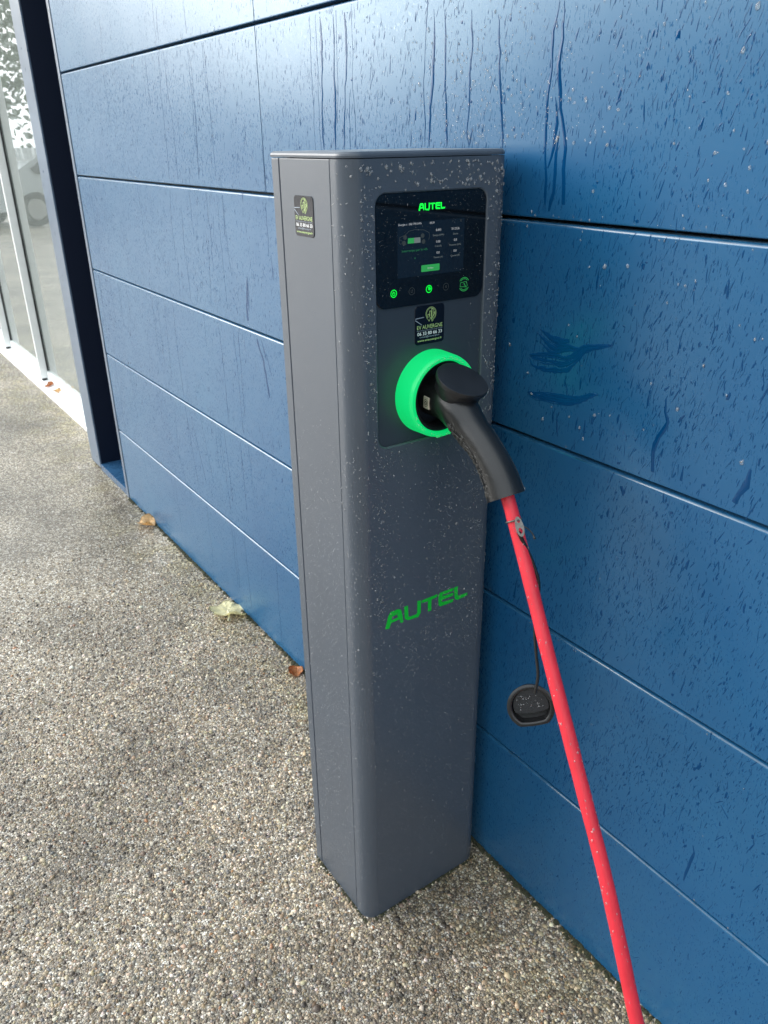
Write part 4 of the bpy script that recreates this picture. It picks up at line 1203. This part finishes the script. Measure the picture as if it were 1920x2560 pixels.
# ------------------------------------------------------------------ across the car park: wood and a parked car, seen in the wet paint and the glass
def wood():
    P, Nn, D, ra, rb = [], [], [], [], []
    for i in range(150):
        th = math.radians(rnd.uniform(2, 178))
        d = rnd.uniform(38, 52)
        deg = math.degrees(th)
        prof = np.interp(deg, [0, 8, 16, 20, 34, 40, 46, 60, 100, 180], [13, 13, 11, 4.5, 4.2, 6.0, 9.5, 10, 12, 13])  # unseen trees behind the camera raised to dim the charger front
        hgt = prof * d / 42 * rnd.uniform(.75, 1.05)
        cx, cy = -d * math.cos(th), -.958 - d * math.sin(th)
        w = hgt * rnd.uniform(.32, .45)
        fine = deg < 22
        for j in range(1100 if fine else 90):
            u_ = rnd.uniform(-1, 1); a = rnd.uniform(0, 6.28); q = rnd.random() ** .4
            s_ = math.sqrt(1 - u_ * u_) * q
            P.append((cx + w * s_ * math.cos(a), cy + w * s_ * math.sin(a), hgt * (.52 + .46 * u_ * q)))
            v = Vector((rnd.gauss(0, 1), rnd.gauss(0, 1), rnd.gauss(0, 1))).normalized(); o = v.orthogonal().normalized()
            Nn.append(v[:]); D.append(o[:]); s2 = rnd.uniform(.35, .8) * hgt / 9 * (.15 if fine else 1); ra.append(s2); rb.append(s2 * 1.3)
    ra = np.array(ra)
    o = domes('distant_wood', P, Nn, D, ra, np.array(rb), ra * .2, M['foliage'], None, seg=5, irregular=.3, lev=2)
    tag(o, 'line of dark green trees far across the car park', 'wood', kind='stuff')
wood()

def parked_car():
    t_ = tag(empty('parked_car', (-19.2, -3.6, 0)), 'silver parked car mirrored in the shop front glass', 'car')
    t_.rotation_euler = (0, 0, math.radians(72))
    def child(o): o.parent = t_; o.matrix_parent_inverse = Matrix.Identity(4); return o
    prof = [(-2.1, .35), (-2.15, .62), (-2.0, .84), (-1.2, .94), (-.55, 1.38), (.7, 1.45), (1.5, 1.08), (2.05, 1.0), (2.15, .6), (2.08, .32)]
    bm = bmesh.new()
    rows = [[bm.verts.new((x * (1 - .015 * abs(s)), .90 * s * (1 - max(0, z - .9) * .38), z)) for x, z in prof] for s in (-1, -.8, .8, 1)]
    for a, b in zip(rows, rows[1:]):
        for k in range(len(prof)): bm.faces.new((a[k], a[(k + 1) % len(prof)], b[(k + 1) % len(prof)], b[k]))
    bm.faces.new(rows[0]); bm.faces.new(rows[-1])
    child(from_bm('body', bm, M['car_paint'], None, 30))
    for s in (-1, 1):
        bm = bmesh.new()
        bm.faces.new([bm.verts.new((x, s * (.905 * (1 - max(0, z - .9) * .38) + .004), z)) for x, z in ((-1.0, .98), (-.5, 1.33), (.65, 1.39), (1.25, 1.08), (1.2, .98))])
        child(from_bm('side_window', bm, M['car_glass']))
    bm = bmesh.new(); bm.faces.new([bm.verts.new(p) for p in ((-1.17, -.78, .965), (-1.17, .78, .965), (-.60, .66, 1.362), (-.60, -.66, 1.362))]); child(from_bm('windscreen', bm, M['car_glass']))
    for x in (-1.3, 1.3):
        for s in (-1, 1):
            wv = lathe_x([(-.10, .20), (-.11, .30), (-.09, .325), (.09, .325), (.11, .30), (.10, .20)], 0, 0, 28)
            bmesh.ops.rotate(wv, verts=wv.verts, matrix=Matrix.Rotation(math.pi / 2, 3, 'Z')); bmesh.ops.translate(wv, verts=wv.verts, vec=(x, s * .80, .325))
            wo_ = child(from_bm('wheel', wv, M['tyre'], None, 40))
            rv = lathe_x([(-.07, .001), (-.08, .19), (-.06, .205), (.06, .205), (.08, .19), (.07, .001)], 0, 0, 20, closed=False)
            bmesh.ops.rotate(rv, verts=rv.verts, matrix=Matrix.Rotation(math.pi / 2, 3, 'Z')); bmesh.ops.translate(rv, verts=rv.verts, vec=(x, s * .84, .325))
            ro = from_bm('rim', rv, M['rim'], None, 40); ro.parent = wo_
    for s in (-1, 1):
        bm = bmesh.new(); add_box(bm, -2.16, -2.0, s * .62 - .17, s * .62 + .17, .62, .76, .03)
        child(from_bm('headlight', bm, M['lamp'], None, 40))
parked_car()
